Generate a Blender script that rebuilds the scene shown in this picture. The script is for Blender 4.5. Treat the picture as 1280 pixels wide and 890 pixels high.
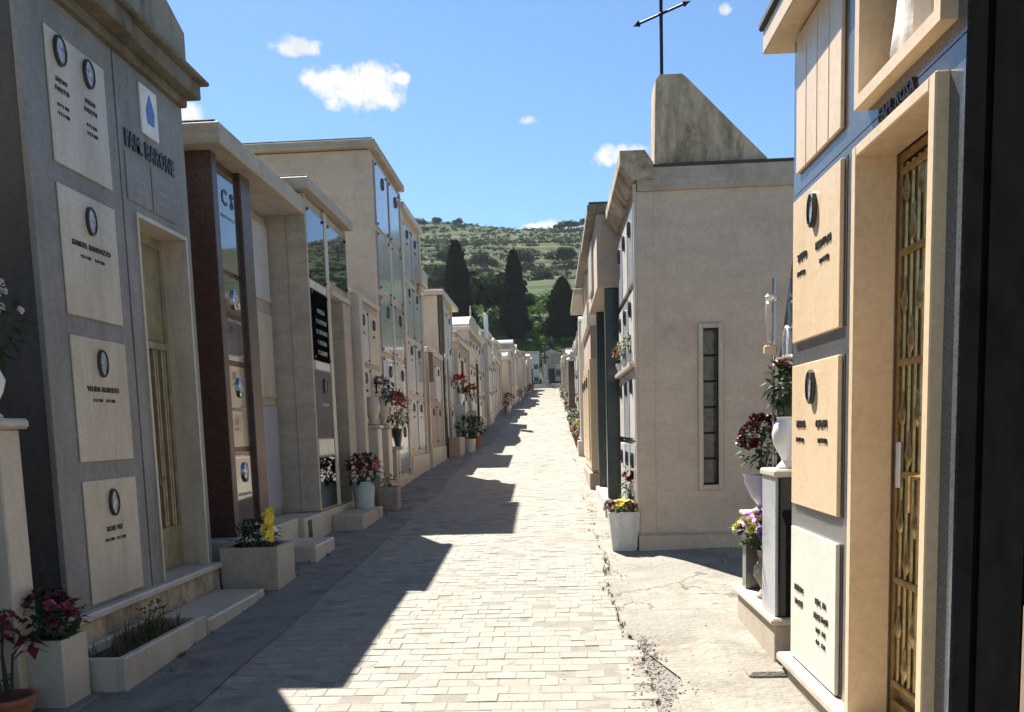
import bpy, math, random
import numpy as np
from mathutils import Vector, Matrix, Euler
random.seed(7); np.random.seed(7)
scene = bpy.context.scene
for o in list(bpy.data.objects): bpy.data.objects.remove(o)
C = scene.collection
# ------------------------------------------------------------------ camera
FPX, PX, PY, EYE = 1100.0, 640.0, 663.0, 1.65
def ray(x, y): return Vector(((x-PX)/FPX, -(y-PY)/FPX, -1.0))
yc = ray(694, 535).normalized()
zc = -(ray(927, 10150).normalized()); zc = (zc - yc*zc.dot(yc)).normalized()
xc = yc.cross(zc)
ROT = Matrix((xc, yc, zc))                     # camera axes -> world
cam = bpy.data.cameras.new('camera'); cam.sensor_width = 36; cam.lens = 36*FPX/1280
cam.shift_y = (PY-445)/1280; cam.clip_start = .05; cam.clip_end = 3000
co = bpy.data.objects.new('camera', cam); C.objects.link(co)
co.matrix_world = Matrix.Translation((0, 0, EYE)) @ ROT.to_4x4()
scene.camera = co
def sky_dir(x, y): return (ROT @ ray(x, y)).normalized()
# ------------------------------------------------------------------ light
SUN = Vector((-.383, .712, 1.0)).normalized()
el = math.asin(SUN.z); az = math.atan2(SUN.x, SUN.y)
SKY_STR, EXPO = .055, 1.56
world = bpy.data.worlds.new('World'); scene.world = world; world.use_nodes = True
nt = world.node_tree; nt.nodes.clear()
def wn(t, **k):
    n = nt.nodes.new(t)
    for a, b in k.items(): setattr(n, a, b)
    return n
def wm(op, a, b=None, c=None, clamp=False):
    n = wn('ShaderNodeMath', operation=op, use_clamp=clamp)
    for i, v in enumerate((a, b, c)):
        if v is None: continue
        if isinstance(v, (int, float)): n.inputs[i].default_value = v
        else: nt.links.new(v, n.inputs[i])
    return n.outputs[0]
out = wn('ShaderNodeOutputWorld'); bg = wn('ShaderNodeBackground'); bg.inputs[1].default_value = SKY_STR
nt.links.new(bg.outputs[0], out.inputs[0])
sky = wn('ShaderNodeTexSky', sky_type='NISHITA', sun_disc=False)
sky.sun_elevation = el; sky.sun_rotation = az
sky.altitude = 400; sky.air_density = 1.0; sky.dust_density = .3; sky.ozone_density = 1.3
tc = wn('ShaderNodeTexCoord'); D = tc.outputs['Generated']
def wdot(v):
    n = wn('ShaderNodeVectorMath', operation='DOT_PRODUCT'); nt.links.new(D, n.inputs[0]); n.inputs[1].default_value = v
    return n.outputs['Value']
nz = wn('ShaderNodeTexNoise'); nz.inputs['Scale'].default_value = 34; nz.inputs['Detail'].default_value = 7; nz.inputs['Roughness'].default_value = .62
nt.links.new(D, nz.inputs['Vector'])
nval = wm('MULTIPLY', wm('SUBTRACT', nz.outputs[0], .5), 4.6)
clouds = [(412, 100, 34, 18), (455, 108, 46, 25), (480, 124, 28, 14), (372, 58, 34, 12), (500, 98, 13, 7), (772, 196, 34, 13), (659, 151, 14, 6),
          (690, 290, 60, 11), (230, 142, 20, 16), (905, 12, 12, 7)]
cl = [(sky_dir(x, y), a/FPX, b/FPX) for x, y, a, b in clouds]
for k in range(7):                                        # the same kind of sky all round
    a = random.uniform(.75, 5.6); e = random.uniform(.18, .8)
    d = Vector((math.sin(a)*math.cos(e), math.cos(a)*math.cos(e), math.sin(e)))
    cl.append((d, random.uniform(.03, .11), random.uniform(.015, .04)))
cov = None
for d, a, b in cl:
    r = Vector((d.y, -d.x, 0)).normalized(); u = r.cross(d)
    q = wm('ADD', wm('POWER', wm('MULTIPLY', wdot(r), 1/a), 2), wm('POWER', wm('MULTIPLY', wdot(u), 1/b), 2))
    m = wm('SUBTRACT', 1.0, q)
    m = wm('SUBTRACT', m, wm('MULTIPLY', wm('LESS_THAN', wdot(d), 0), 100))
    cov = m if cov is None else wm('MAXIMUM', cov, m)
cm = wn('ShaderNodeMapRange', interpolation_type='SMOOTHSTEP'); cm.inputs[1].default_value = -.1; cm.inputs[2].default_value = .95
nt.links.new(wm('ADD', wm('MAXIMUM', cov, -2.0), nval), cm.inputs[0])
mx = wn('ShaderNodeMix', data_type='RGBA'); nt.links.new(cm.outputs[0], mx.inputs[0])
tint = wn('ShaderNodeMix', data_type='RGBA', blend_type='MULTIPLY'); tint.inputs[0].default_value = 1
nt.links.new(sky.outputs[0], tint.inputs[6]); tint.inputs[7].default_value = (.64, .84, .98, 1)
nt.links.new(tint.outputs[2], mx.inputs[6]); mx.inputs[7].default_value = (6.6, 6.7, 6.9, 1)
shade = wn('ShaderNodeMix', data_type='RGBA'); shade.inputs[6].default_value = (4.9, 5.1, 5.4, 1); shade.inputs[7].default_value = (6.6, 6.6, 6.7, 1)
sm_ = wn('ShaderNodeMapRange'); sm_.inputs[1].default_value = .36; sm_.inputs[2].default_value = .62
n2 = wn('ShaderNodeTexNoise'); n2.inputs['Scale'].default_value = 22; n2.inputs['Detail'].default_value = 5; nt.links.new(D, n2.inputs['Vector']); nt.links.new(n2.outputs[0], sm_.inputs[0])
nt.links.new(sm_.outputs[0], shade.inputs[0]); nt.links.new(shade.outputs[2], mx.inputs[7])
nt.links.new(mx.outputs[2], bg.inputs[0])
sl = bpy.data.lights.new('sun', 'SUN'); sl.energy = 5.0; sl.angle = math.radians(.53); sl.color = (1, .955, .88)
so = bpy.data.objects.new('sun', sl); C.objects.link(so); so.rotation_euler = SUN.to_track_quat('Z', 'Y').to_euler()
so.location = (-20, 30, 50)
vs = scene.view_settings; vs.view_transform = 'Standard'; vs.look = 'None'; vs.gamma = 1; vs.use_curve_mapping = False; vs.exposure = EXPO
scene.render.film_transparent = False
cy = scene.cycles; cy.max_bounces = 8; cy.diffuse_bounces = 5; cy.glossy_bounces = 4; cy.use_denoising = True; cy.sample_clamp_indirect = 6

# ------------------------------------------------------------------ materials
MATS = {}
def newmat(name):
    m = bpy.data.materials.new(name); m.use_nodes = True; t = m.node_tree
    return m, t, t.nodes['Principled BSDF']
def nd(t, typ, **k):
    n = t.nodes.new(typ)
    for a, b in k.items(): setattr(n, a, b)
    return n
def noise(t, vec, scale, detail=5, rough=.6, stretch=None, dist=0):
    n = nd(t, 'ShaderNodeTexNoise'); n.inputs['Scale'].default_value = scale; n.inputs['Detail'].default_value = detail
    n.inputs['Roughness'].default_value = rough; n.inputs['Distortion'].default_value = dist
    if stretch:
        mp = nd(t, 'ShaderNodeMapping'); mp.inputs['Scale'].default_value = stretch; t.links.new(vec, mp.inputs[0]); vec = mp.outputs[0]
    t.links.new(vec, n.inputs['Vector']); return n.outputs[0]
def ramp(t, fac, p0, p1, c0=(0, 0, 0, 1), c1=(1, 1, 1, 1)):
    r = nd(t, 'ShaderNodeValToRGB'); e = r.color_ramp.elements; e[0].position, e[1].position = p0, p1; e[0].color, e[1].color = c0, c1
    t.links.new(fac, r.inputs[0]); return r.outputs[0]
def mix(t, fac, a, b, blend='MIX'):
    n = nd(t, 'ShaderNodeMix', data_type='RGBA', blend_type=blend)
    for i, v in ((0, fac), (6, a), (7, b)):
        if isinstance(v, (int, float)): n.inputs[i].default_value = v
        elif isinstance(v, (tuple, list)): n.inputs[i].default_value = tuple(v)[:3]+(1,)
        else: t.links.new(v, n.inputs[i])
    return n.outputs[2]
def stone(name, c1, c2, scale=2.5, rough=.6, bump=.1, bscale=60, stain=0, staincol=(.07, .06, .045), streak=True, speck=0, speckcol=(0, 0, 0), spec=.5, band=None, coat=0, lo=.35, hi=.68):
    m, t, b = newmat(name); P = nd(t, 'ShaderNodeNewGeometry').outputs['Position']
    col = mix(t, ramp(t, noise(t, P, scale, 7, .65, band, .4), lo, hi), c1, c2)
    fine = noise(t, P, scale*14, 4, .7)
    col = mix(t, .35, col, mix(t, ramp(t, fine, .3, .72), [x*.72 for x in c1], [min(1, x*1.16) for x in c2]))
    if speck:
        v = nd(t, 'ShaderNodeTexVoronoi'); v.inputs['Scale'].default_value = 140; t.links.new(P, v.inputs['Vector'])
        col = mix(t, mix(t, 1.0, ramp(t, v.outputs['Color'], .5, .62), (speck,)*3, 'MULTIPLY'), col, speckcol)
    if stain:
        s1 = ramp(t, noise(t, P, 1.6, 6, .7, (2.2, 2.2, .35) if streak else (1.6, 1.6, 1.6), .3), .47, .67)
        s2 = ramp(t, noise(t, P, 6, 6, .75, (1, 1, .5)), .38, .64)
        f = mix(t, 1.0, s1, mix(t, .65, (1, 1, 1), s2), 'MULTIPLY'); col = mix(t, mix(t, 1.0, f, (stain,)*3, 'MULTIPLY'), col, staincol)
    t.links.new(col, b.inputs['Base Color']); b.inputs['Roughness'].default_value = rough
    b.inputs['Specular IOR Level'].default_value = spec
    if rough > .25:
        rr = nd(t, 'ShaderNodeMapRange'); rr.inputs[3].default_value = rough-.12; rr.inputs[4].default_value = min(1, rough+.15)
        t.links.new(noise(t, P, 5, 4), rr.inputs[0]); t.links.new(rr.outputs[0], b.inputs['Roughness'])
    if coat: b.inputs['Coat Weight'].default_value = coat; b.inputs['Coat Roughness'].default_value = .03
    if bump:
        bp = nd(t, 'ShaderNodeBump'); bp.inputs['Strength'].default_value = bump; bp.inputs['Distance'].default_value = .02
        t.links.new(noise(t, P, bscale, 5, .65), bp.inputs['Height']); t.links.new(bp.outputs[0], b.inputs['Normal'])
    MATS[name] = m; return m
def plain(name, c, rough=.5, metal=0, spec=.5, var=.25, vscale=8, trans=0, bump=0):
    m, t, b = newmat(name); P = nd(t, 'ShaderNodeNewGeometry').outputs['Position']
    f = ramp(t, noise(t, P, vscale, 5, .65), .3, .7)
    col = mix(t, f, [x*(1-var) for x in c], [min(1, x*(1+var)) for x in c])
    t.links.new(col, b.inputs['Base Color']); b.inputs['Roughness'].default_value = rough; b.inputs['Metallic'].default_value = metal
    b.inputs['Specular IOR Level'].default_value = spec
    if bump:
        bp = nd(t, 'ShaderNodeBump'); bp.inputs['Strength'].default_value = bump; bp.inputs['Distance'].default_value = .01
        t.links.new(noise(t, P, 90, 4), bp.inputs['Height']); t.links.new(bp.outputs[0], b.inputs['Normal'])
    if trans: b.inputs['Transmission Weight'].default_value = trans
    MATS[name] = m; return m
def leafy(name, c, c2, scale=3, rough=.6, spec=.2):
    m, t, b = newmat(name); P = nd(t, 'ShaderNodeNewGeometry').outputs['Position']
    col = mix(t, ramp(t, noise(t, P, scale, 4, .7), .3, .7), c, c2)
    t.links.new(col, b.inputs['Base Color']); b.inputs['Roughness'].default_value = rough; b.inputs['Specular IOR Level'].default_value = spec
    tr = nd(t, 'ShaderNodeBsdfTranslucent'); t.links.new(col, tr.inputs[0])
    ms = nd(t, 'ShaderNodeMixShader'); ms.inputs[0].default_value = .25
    o = t.nodes['Material Output']; t.links.new(b.outputs[0], ms.inputs[1]); t.links.new(tr.outputs[0], ms.inputs[2]); t.links.new(ms.outputs[0], o.inputs[0])
    MATS[name] = m; return m

stone('grey_stone', (.18, .168, .152), (.30, .282, .26), 1.8, .55, .12, 50, .55, (.09, .083, .075), speck=.25, speckcol=(.12, .12, .12))
stone('dark_grey_stone', (.05, .048, .046), (.095, .092, .088), 2.2, .6, .2, 40, .4, (.02, .02, .02))
stone('weathered_stone', (.20, .18, .15), (.34, .30, .245), 2.2, .85, .4, 40, 1.0, (.045, .036, .018))
stone('cream_marble', (.48, .405, .31), (.60, .52, .42), 3, .35, .04, 60, .6, (.26, .20, .13))
stone('warm_marble', (.64, .465, .28), (.74, .56, .37), 2.2, .28, .02, 60, .12, (.52, .36, .2), band=(1, 1.3, .5))
stone('pale_marble', (.60, .55, .47), (.68, .64, .56), 2.2, .28, .02, 60, .1, (.5, .42, .3))
stone('travertine', (.37, .30, .225), (.50, .42, .33), 3, .6, .14, 40, .65, (.22, .17, .12), band=(1, 1, 4.5), streak=False)
stone('pink_travertine', (.52, .40, .30), (.615, .485, .37), 2.2, .62, .12, 45, .5, (.32, .23, .16), band=(.7, .7, 4.5), streak=False)
stone('pink_render', (.37, .26, .2), (.48, .36, .285), 2, .85, .25, 70, .4, (.24, .17, .12))
stone('beige_plaster', (.36, .30, .225), (.49, .42, .33), 2, .85, .25, 60, .5, (.17, .13, .09))
stone('grey_plaster', (.26, .235, .20), (.38, .35, .305), 2, .85, .25, 60, .55, (.14, .12, .09))
stone('white_stone', (.44, .425, .40), (.58, .565, .54), 3, .45, .06, 60, .3, (.3, .26, .2))
stone('grey_marble', (.30, .31, .33), (.45, .46, .48), 2, .22, .02, 60, .2, (.25, .25, .26), band=(1, 1, .4))
stone('pale_lilac_marble', (.26, .27, .32), (.38, .39, .44), 2, .16, .01, 60, .1, (.35, .35, .4), coat=.5)
stone('brown_marble', (.15, .10, .065), (.30, .21, .14), 2.5, .2, .02, 60, .3, (.06, .04, .03))
stone('blue_grey_granite', (.07, .075, .08), (.11, .115, .12), 3, .2, 0, 60, 0, speck=.6, speckcol=(.05, .052, .055), spec=.6, coat=.3)
stone('black_granite', (.006, .006, .007), (.014, .014, .015), 4, .08, 0, 60, 0, spec=.5)
plain('matt_black', (.006, .006, .006), .7, spec=0)
stone('green_granite', (.02, .032, .03), (.055, .075, .07), 5, .25, .02, 60, 0, speck=.5, speckcol=(.01, .014, .013))
stone('red_granite', (.065, .032, .024), (.14, .07, .052), 12, .35, .04, 60, 0, speck=.7, speckcol=(.02, .012, .01))
stone('red_granite_polished', (.05, .032, .025), (.11, .07, .053), 10, .05, 0, 60, 0, speck=.6, speckcol=(.02, .012, .01), spec=.9, coat=.8)
def cracked(name):
    m = stone(name, (.215, .195, .16), (.335, .305, .25), 1.6, .92, 1.0, 22, .75, (.11, .095, .065), streak=False)
    t = m.node_tree; b = t.nodes['Principled BSDF']; P = nd(t, 'ShaderNodeNewGeometry').outputs['Position']
    dn = nd(t, 'ShaderNodeTexNoise'); dn.inputs['Scale'].default_value = 2.5; dn.inputs['Detail'].default_value = 6; t.links.new(P, dn.inputs['Vector'])
    ad = nd(t, 'ShaderNodeVectorMath', operation='MULTIPLY_ADD'); t.links.new(dn.outputs['Color'], ad.inputs[0]); ad.inputs[1].default_value = (.9, .9, .9); t.links.new(P, ad.inputs[2])
    v = nd(t, 'ShaderNodeTexVoronoi', feature='DISTANCE_TO_EDGE'); v.inputs['Scale'].default_value = .42; t.links.new(ad.outputs[0], v.inputs['Vector'])
    cr = ramp(t, v.outputs['Distance'], .0015, .007, (1, 1, 1, 1), (0, 0, 0, 1))
    old = b.inputs['Base Color'].links[0].from_socket
    patch = mix(t, mix(t, 1.0, ramp(t, noise(t, P, .9, 5, .6), .5, .56), (.45,)*3, 'MULTIPLY'), old, (.205, .19, .16))
    t.links.new(mix(t, cr, patch, (.10, .085, .06)), b.inputs['Base Color'])
cracked('concrete')
stone('dirty_concrete', (.16, .146, .122), (.26, .24, .205), 2.5, .9, .6, 30, .85, (.055, .05, .04), streak=False)
stone('paver', (.245, .222, .185), (.335, .308, .262), 7, .85, .4, 60, .35, (.17, .15, .12), streak=False)
_t = MATS['paver'].node_tree; _b = _t.nodes['Principled BSDF']; _a = nd(_t, 'ShaderNodeAttribute', attribute_name='tone')
_t.links.new(mix(_t, 1.0, _b.inputs['Base Color'].links[0].from_socket, ramp(_t, _a.outputs['Fac'], 0, 1, (.86, .85, .83, 1), (1.10, 1.09, 1.08, 1)), 'MULTIPLY'), _b.inputs['Base Color'])
stone('joint_sand', (.18, .162, .132), (.26, .236, .2), 6, .95, .5, 80)
stone('dry_soil', (.05, .037, .025), (.11, .085, .06), 9, .95, .8, 50)
stone('gravel', (.20, .182, .15), (.32, .29, .245), 14, .9, .3, 60)
stone('roof_tile', (.14, .085, .05), (.26, .18, .11), 5, .9, .4, 40, .6, (.05, .045, .03))
stone('dark_roof', (.035, .033, .032), (.08, .075, .07), 4, .85, .4, 40)
stone('urn_stone', (.20, .17, .13), (.42, .37, .3), 6, .8, .5, 40, .6, (.05, .05, .03))
stone('statue_marble', (.66, .60, .5), (.76, .71, .62), 4, .5, .12, 50, .3, (.4, .33, .22))
stone('inscription_grey', (.16, .165, .172), (.225, .23, .235), 3, .25, .02, 60)
plain('terracotta', (.33, .11, .055), .75, bump=.2)
plain('white_paint', (.70, .69, .66), .45, var=.1)
stone('scuffed_white', (.56, .545, .51), (.68, .665, .63), 3, .5, .1, 40, .6, (.3, .27, .22))
plain('blue_enamel', (.04, .09, .32), .3)
plain('white_ceramic', (.72, .71, .70), .12, spec=.6, var=.06)
plain('grey_ceramic', (.33, .35, .40), .15, spec=.7, var=.12)
plain('mint_plastic', (.40, .47, .46), .45, var=.12)
plain('bronze', (.44, .33, .165), .42, metal=1, var=.35, vscale=25)
plain('dark_bronze', (.10, .085, .06), .4, metal=.8, var=.3)
plain('letter_metal', (.06, .057, .055), .4, metal=.5)
plain('silver_letter', (.55, .56, .58), .3, metal=.8)
plain('old_iron', (.018, .017, .017), .6, metal=.5)
plain('chrome', (.6, .6, .62), .15, metal=1, var=.1)
plain('olive_glass', (.11, .10, .055), .12, spec=.6, var=.3)
plain('muted_gold', (.33, .265, .16), .45, metal=.35, var=.3)
plain('gold_glass', (.26, .215, .13), .3, spec=.5, var=.3)
stone('stained_cream', (.46, .355, .24), (.62, .49, .35), 1.6, .9, .4, 40, 1.0, (.06, .047, .026))
def mossy(name):
    t = MATS[name].node_tree; b = t.nodes['Principled BSDF']; P = nd(t, 'ShaderNodeNewGeometry').outputs['Position']; old = b.inputs['Base Color'].links[0].from_socket
    f = mix(t, 1.0, ramp(t, noise(t, P, 2.4, 7, .7, (1.5, 1.5, .7), .5), .44, .62), ramp(t, noise(t, P, 14, 5, .7), .3, .6), 'MULTIPLY')
    t.links.new(mix(t, mix(t, 1.0, f, (.8,)*3, 'MULTIPLY'), old, (.12, .082, .038)), b.inputs['Base Color'])
mossy('stained_cream')
stone('mossy_stone', (.12, .105, .08), (.27, .235, .18), 3, .9, .4, 40, 1.0, (.035, .03, .016)); mossy('mossy_stone')
plain('dark_opening', (.012, .011, .010), .6)
plain('photo_grey', (.34, .35, .39), .2, var=.75, vscale=26)
plain('yellow_petal', (.78, .55, .03), .6, var=.2)
plain('pale_yellow_petal', (.75, .68, .22), .6, var=.15)
plain('dark_red_petal', (.10, .008, .014), .6, var=.5)
plain('crimson_petal', (.26, .012, .03), .55, var=.4)
plain('red_petal', (.62, .03, .025), .55, var=.3)
plain('orange_petal', (.75, .17, .04), .55, var=.3)
plain('pink_petal', (.62, .2, .26), .55, var=.3)
plain('white_petal', (.72, .68, .62), .55, var=.12)
plain('purple_petal', (.22, .05, .34), .55, var=.45, vscale=40)
plain('mauve_petal', (.42, .22, .5), .55, var=.3)
plain('stem_green', (.05, .09, .03), .6)
plain('bark', (.07, .05, .035), .9, bump=.5)
plain('mirror_glass', (.010, .011, .013), .02, spec=1.0, var=.1)
MATS['mirror_glass'].node_tree.nodes['Principled BSDF'].inputs['IOR'].default_value = 2.1
plain('block_glass', (.10, .10, .095), .12, spec=.6, var=.6, vscale=14)
leafy('leaf_green', (.03, .07, .018), (.075, .13, .035), 12)
leafy('leaf_dark', (.018, .04, .015), (.04, .075, .025), 12)
leafy('leaf_red', (.09, .006, .018), (.18, .018, .04), 14)
leafy('weed', (.07, .085, .03), (.16, .15, .06), 9)
leafy('cypress', (.005, .010, .006), (.012, .021, .011), 1.2, .9, 0)
leafy('hill_leaf', (.012, .024, .008), (.03, .048, .016), .3, .9, 0)
leafy('olive_leaf', (.016, .036, .013), (.04, .062, .024), .09, .9, 0)
leafy('bright_bush', (.06, .12, .022), (.12, .20, .035), .2, .9, 0)

# ------------------------------------------------------------------ terrain height
GP = [(-60, -2.6), (-20, -.8), (0, 0), (5, .2), (10, .4), (16.5, .68), (21.4, .9), (28.8, 1.28), (37, 1.85), (59, 3.3), (113, 6.6), (124, 8.2)]
GX, GZ = [a for a, _ in GP], [b for _, b in GP]
def g(y): return float(np.interp(y, GX, GZ))
HP = [(124, 8.2), (150, 19.5), (175, 26), (215, 35), (260, 45.5), (330, 64), (400, 86), (455, 103), (500, 110), (560, 106), (800, 60), (1300, 20)]
HX, HZ = [a for a, _ in HP], [b for _, b in HP]
def vnoise(x, y, s, seed=0):
    x, y = x/s, y/s; xi, yi = math.floor(x), math.floor(y); fx, fy = x-xi, y-yi
    fx, fy = fx*fx*(3-2*fx), fy*fy*(3-2*fy)
    def h(a, b):
        v = math.sin(a*127.1+b*311.7+seed*74.7)*43758.5453; return v-math.floor(v)
    return (h(xi, yi)*(1-fx)+h(xi+1, yi)*fx)*(1-fy)+(h(xi, yi+1)*(1-fx)+h(xi+1, yi+1)*fx)*fy
def hill(x, y):
    if y <= 124: return g(y)
    b = float(np.interp(y, HX, HZ))
    k = min(1, (y-124)/120)
    b += k*(-.032*(x+30)*min(1, (y/450)) + (vnoise(x, y, 70, 1)-.5)*9*k + (vnoise(x, y, 24, 2)-.5)*2.6)
    if y > 170:                                            # cultivated terraces
        st = 3.6; q = (b+vnoise(x, y, 60, 3)*5)/st; f = q-math.floor(q)
        s = min(1, max(0, (f-.72)/.28)); b += k*((s*s*(3-2*s))-f)*st*(.12+.30*vnoise(x, y, 45, 14))
    return b

# ------------------------------------------------------------------ mesh helpers
class MB:
    def __init__(s): s.v = []; s.f = []; s.sm = False; s.tone = None
    def add(s, vs, fs):
        n = len(s.v); s.v += [tuple(v) for v in vs]; s.f += [tuple(i+n for i in f) for f in fs]; return s
    def box(s, x0, x1, y0, y1, z0, z1, bev=0):
        if x0 > x1: x0, x1 = x1, x0
        if y0 > y1: y0, y1 = y1, y0
        b = min(bev, (x1-x0)*.45, (y1-y0)*.45, (z1-z0)*.45)
        if b <= 0:
            return s.add([(x0, y0, z0), (x1, y0, z0), (x1, y1, z0), (x0, y1, z0), (x0, y0, z1), (x1, y0, z1), (x1, y1, z1), (x0, y1, z1)],
                         [(0, 3, 2, 1), (4, 5, 6, 7), (0, 1, 5, 4), (1, 2, 6, 5), (2, 3, 7, 6), (3, 0, 4, 7)])
        vs = []; idx = {}
        for i in (0, 1):
            for j in (0, 1):
                for k in (0, 1):
                    X, Y, Z = (x0, x1)[i], (y0, y1)[j], (z0, z1)[k]; dx, dy, dz = (b, -b)[i], (b, -b)[j], (b, -b)[k]
                    idx[i, j, k, 0] = len(vs); vs.append((X, Y+dy, Z+dz))
                    idx[i, j, k, 1] = len(vs); vs.append((X+dx, Y, Z+dz))
                    idx[i, j, k, 2] = len(vs); vs.append((X+dx, Y+dy, Z))
        fs = []; ctr = Vector(((x0+x1)/2, (y0+y1)/2, (z0+z1)/2))
        def face(ids):
            p = [Vector(vs[q]) for q in ids]; nrm = (p[1]-p[0]).cross(p[2]-p[0]); c = sum(p, Vector())/len(p)
            fs.append(tuple(ids) if nrm.dot(c-ctr) > 0 else tuple(reversed(ids)))
        cyc = [(0, 0), (1, 0), (1, 1), (0, 1)]
        for a in (0, 1):
            face([idx[a, j, k, 0] for j, k in cyc]); face([idx[i, a, k, 1] for i, k in cyc]); face([idx[i, j, a, 2] for i, j in cyc])
            for c in (0, 1):
                face([idx[a, c, 0, 0], idx[a, c, 1, 0], idx[a, c, 1, 1], idx[a, c, 0, 1]])
                face([idx[a, 0, c, 0], idx[a, 1, c, 0], idx[a, 1, c, 2], idx[a, 0, c, 2]])
                face([idx[0, a, c, 1], idx[1, a, c, 1], idx[1, a, c, 2], idx[0, a, c, 2]])
                for e in (0, 1): face([idx[a, c, e, 0], idx[a, c, e, 1], idx[a, c, e, 2]])
        return s.add(vs, fs)
    def prism(s, pts, axis, a0, a1):
        n = len(pts)
        def P(p, a): return {'x': (a, p[0], p[1]), 'y': (p[0], a, p[1]), 'z': (p[0], p[1], a)}[axis]
        return s.add([P(p, a0) for p in pts]+[P(p, a1) for p in pts],
                     [tuple(range(n)), tuple(range(2*n-1, n-1, -1))]+[(i, i+n, (i+1) % n+n, (i+1) % n) for i in range(n)])
    def lathe(s, prof, c=(0, 0, 0), n=20, sx=1, sy=1, jit=0, caps=True):
        vs = []; fs = []
        for r, z in prof:
            for i in range(n):
                a = 2*math.pi*i/n; k = r*(1+random.uniform(-jit, jit)); vs.append((c[0]+k*math.cos(a)*sx, c[1]+k*math.sin(a)*sy, c[2]+z))
        for j in range(len(prof)-1):
            for i in range(n): fs.append((j*n+i, j*n+(i+1) % n, (j+1)*n+(i+1) % n, (j+1)*n+i))
        if caps: fs.append(tuple(range(n-1, -1, -1))); fs.append(tuple((len(prof)-1)*n+i for i in range(n)))
        s.sm = True; return s.add(vs, fs)
    def tube(s, pts, r, n=7, r1=None):
        r1 = r if r1 is None else r1; vs = []; fs = []; pts = [Vector(p) for p in pts]
        for k, p in enumerate(pts):
            d = (pts[min(k+1, len(pts)-1)]-pts[max(k-1, 0)]).normalized()
            a = d.cross(Vector((.3, .2, 1)) if abs(d.z) < .9 else Vector((1, 0, .1))).normalized(); b = d.cross(a)
            rr = r+(r1-r)*k/max(1, len(pts)-1)
            for i in range(n):
                t = 2*math.pi*i/n; vs.append(p+a*rr*math.cos(t)+b*rr*math.sin(t))
        for j in range(len(pts)-1):
            for i in range(n): fs.append((j*n+i, j*n+(i+1) % n, (j+1)*n+(i+1) % n, (j+1)*n+i))
        fs.append(tuple(range(n-1, -1, -1))); fs.append(tuple((len(pts)-1)*n+i for i in range(n)))
        s.sm = True; return s.add(vs, fs)
    def mesh(s, name, mat, off=(0, 0, 0), smooth=None):
        me = bpy.data.meshes.new(name); o = Vector(off)
        me.from_pydata([(v[0]-o.x, v[1]-o.y, v[2]-o.z) for v in s.v], [], s.f)
        if mat: me.materials.append(MATS[mat] if isinstance(mat, str) else mat)
        if s.sm if smooth is None else smooth:
            me.polygons.foreach_set('use_smooth', [True]*len(me.polygons))
            try: me.set_sharp_from_angle(angle=math.radians(40))
            except Exception: pass
        if s.tone is not None: me.attributes.new('tone', 'FLOAT', 'POINT').data.foreach_set('value', s.tone)
        me.update(); return me
def link(name, me, parent=None, loc=(0, 0, 0)):
    o = bpy.data.objects.new(name, me); C.objects.link(o); o.location = loc
    if parent is not None: o.parent = parent
    return o
def tag(o, label, cat, group=None, kind=None):
    o['label'] = label; o['category'] = cat
    if group: o['group'] = group
    if kind: o['kind'] = kind
    return o
def thing(name, label, cat, loc, group=None):
    o = bpy.data.objects.new(name, None); C.objects.link(o); o.location = loc; o.empty_display_size = .2
    return tag(o, label, cat, group)
def origin(o):
    p = Vector(o.location)
    while o.parent is not None: o = o.parent; p = p+Vector(o.location)
    return p
def part(name, mb, mat, parent, smooth=None):
    return link(name, mb.mesh(name, mat, origin(parent), smooth), parent)
def structure(name, mb, mat, parent=None, smooth=None):
    o = link(name, mb.mesh(name, mat, smooth=smooth), parent)
    if parent is None: o['kind'] = 'structure'
    return o
TXT = {}
def text_geo(s, bold=0):
    k = (s, bold)
    if k not in TXT:
        cu = bpy.data.curves.new('t', 'FONT'); cu.body = s; cu.align_x = 'CENTER'; cu.resolution_u = 2; cu.extrude = .5; cu.offset = bold; cu.space_character = 1.08
        o = bpy.data.objects.new('t', cu); C.objects.link(o); dg = bpy.context.evaluated_depsgraph_get()
        me = bpy.data.meshes.new_from_object(o.evaluated_get(dg))
        TXT[k] = ([tuple(v.co) for v in me.vertices], [tuple(p.vertices) for p in me.polygons])
        bpy.data.objects.remove(o); bpy.data.curves.remove(cu); bpy.data.meshes.remove(me)
    return TXT[k]

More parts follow.
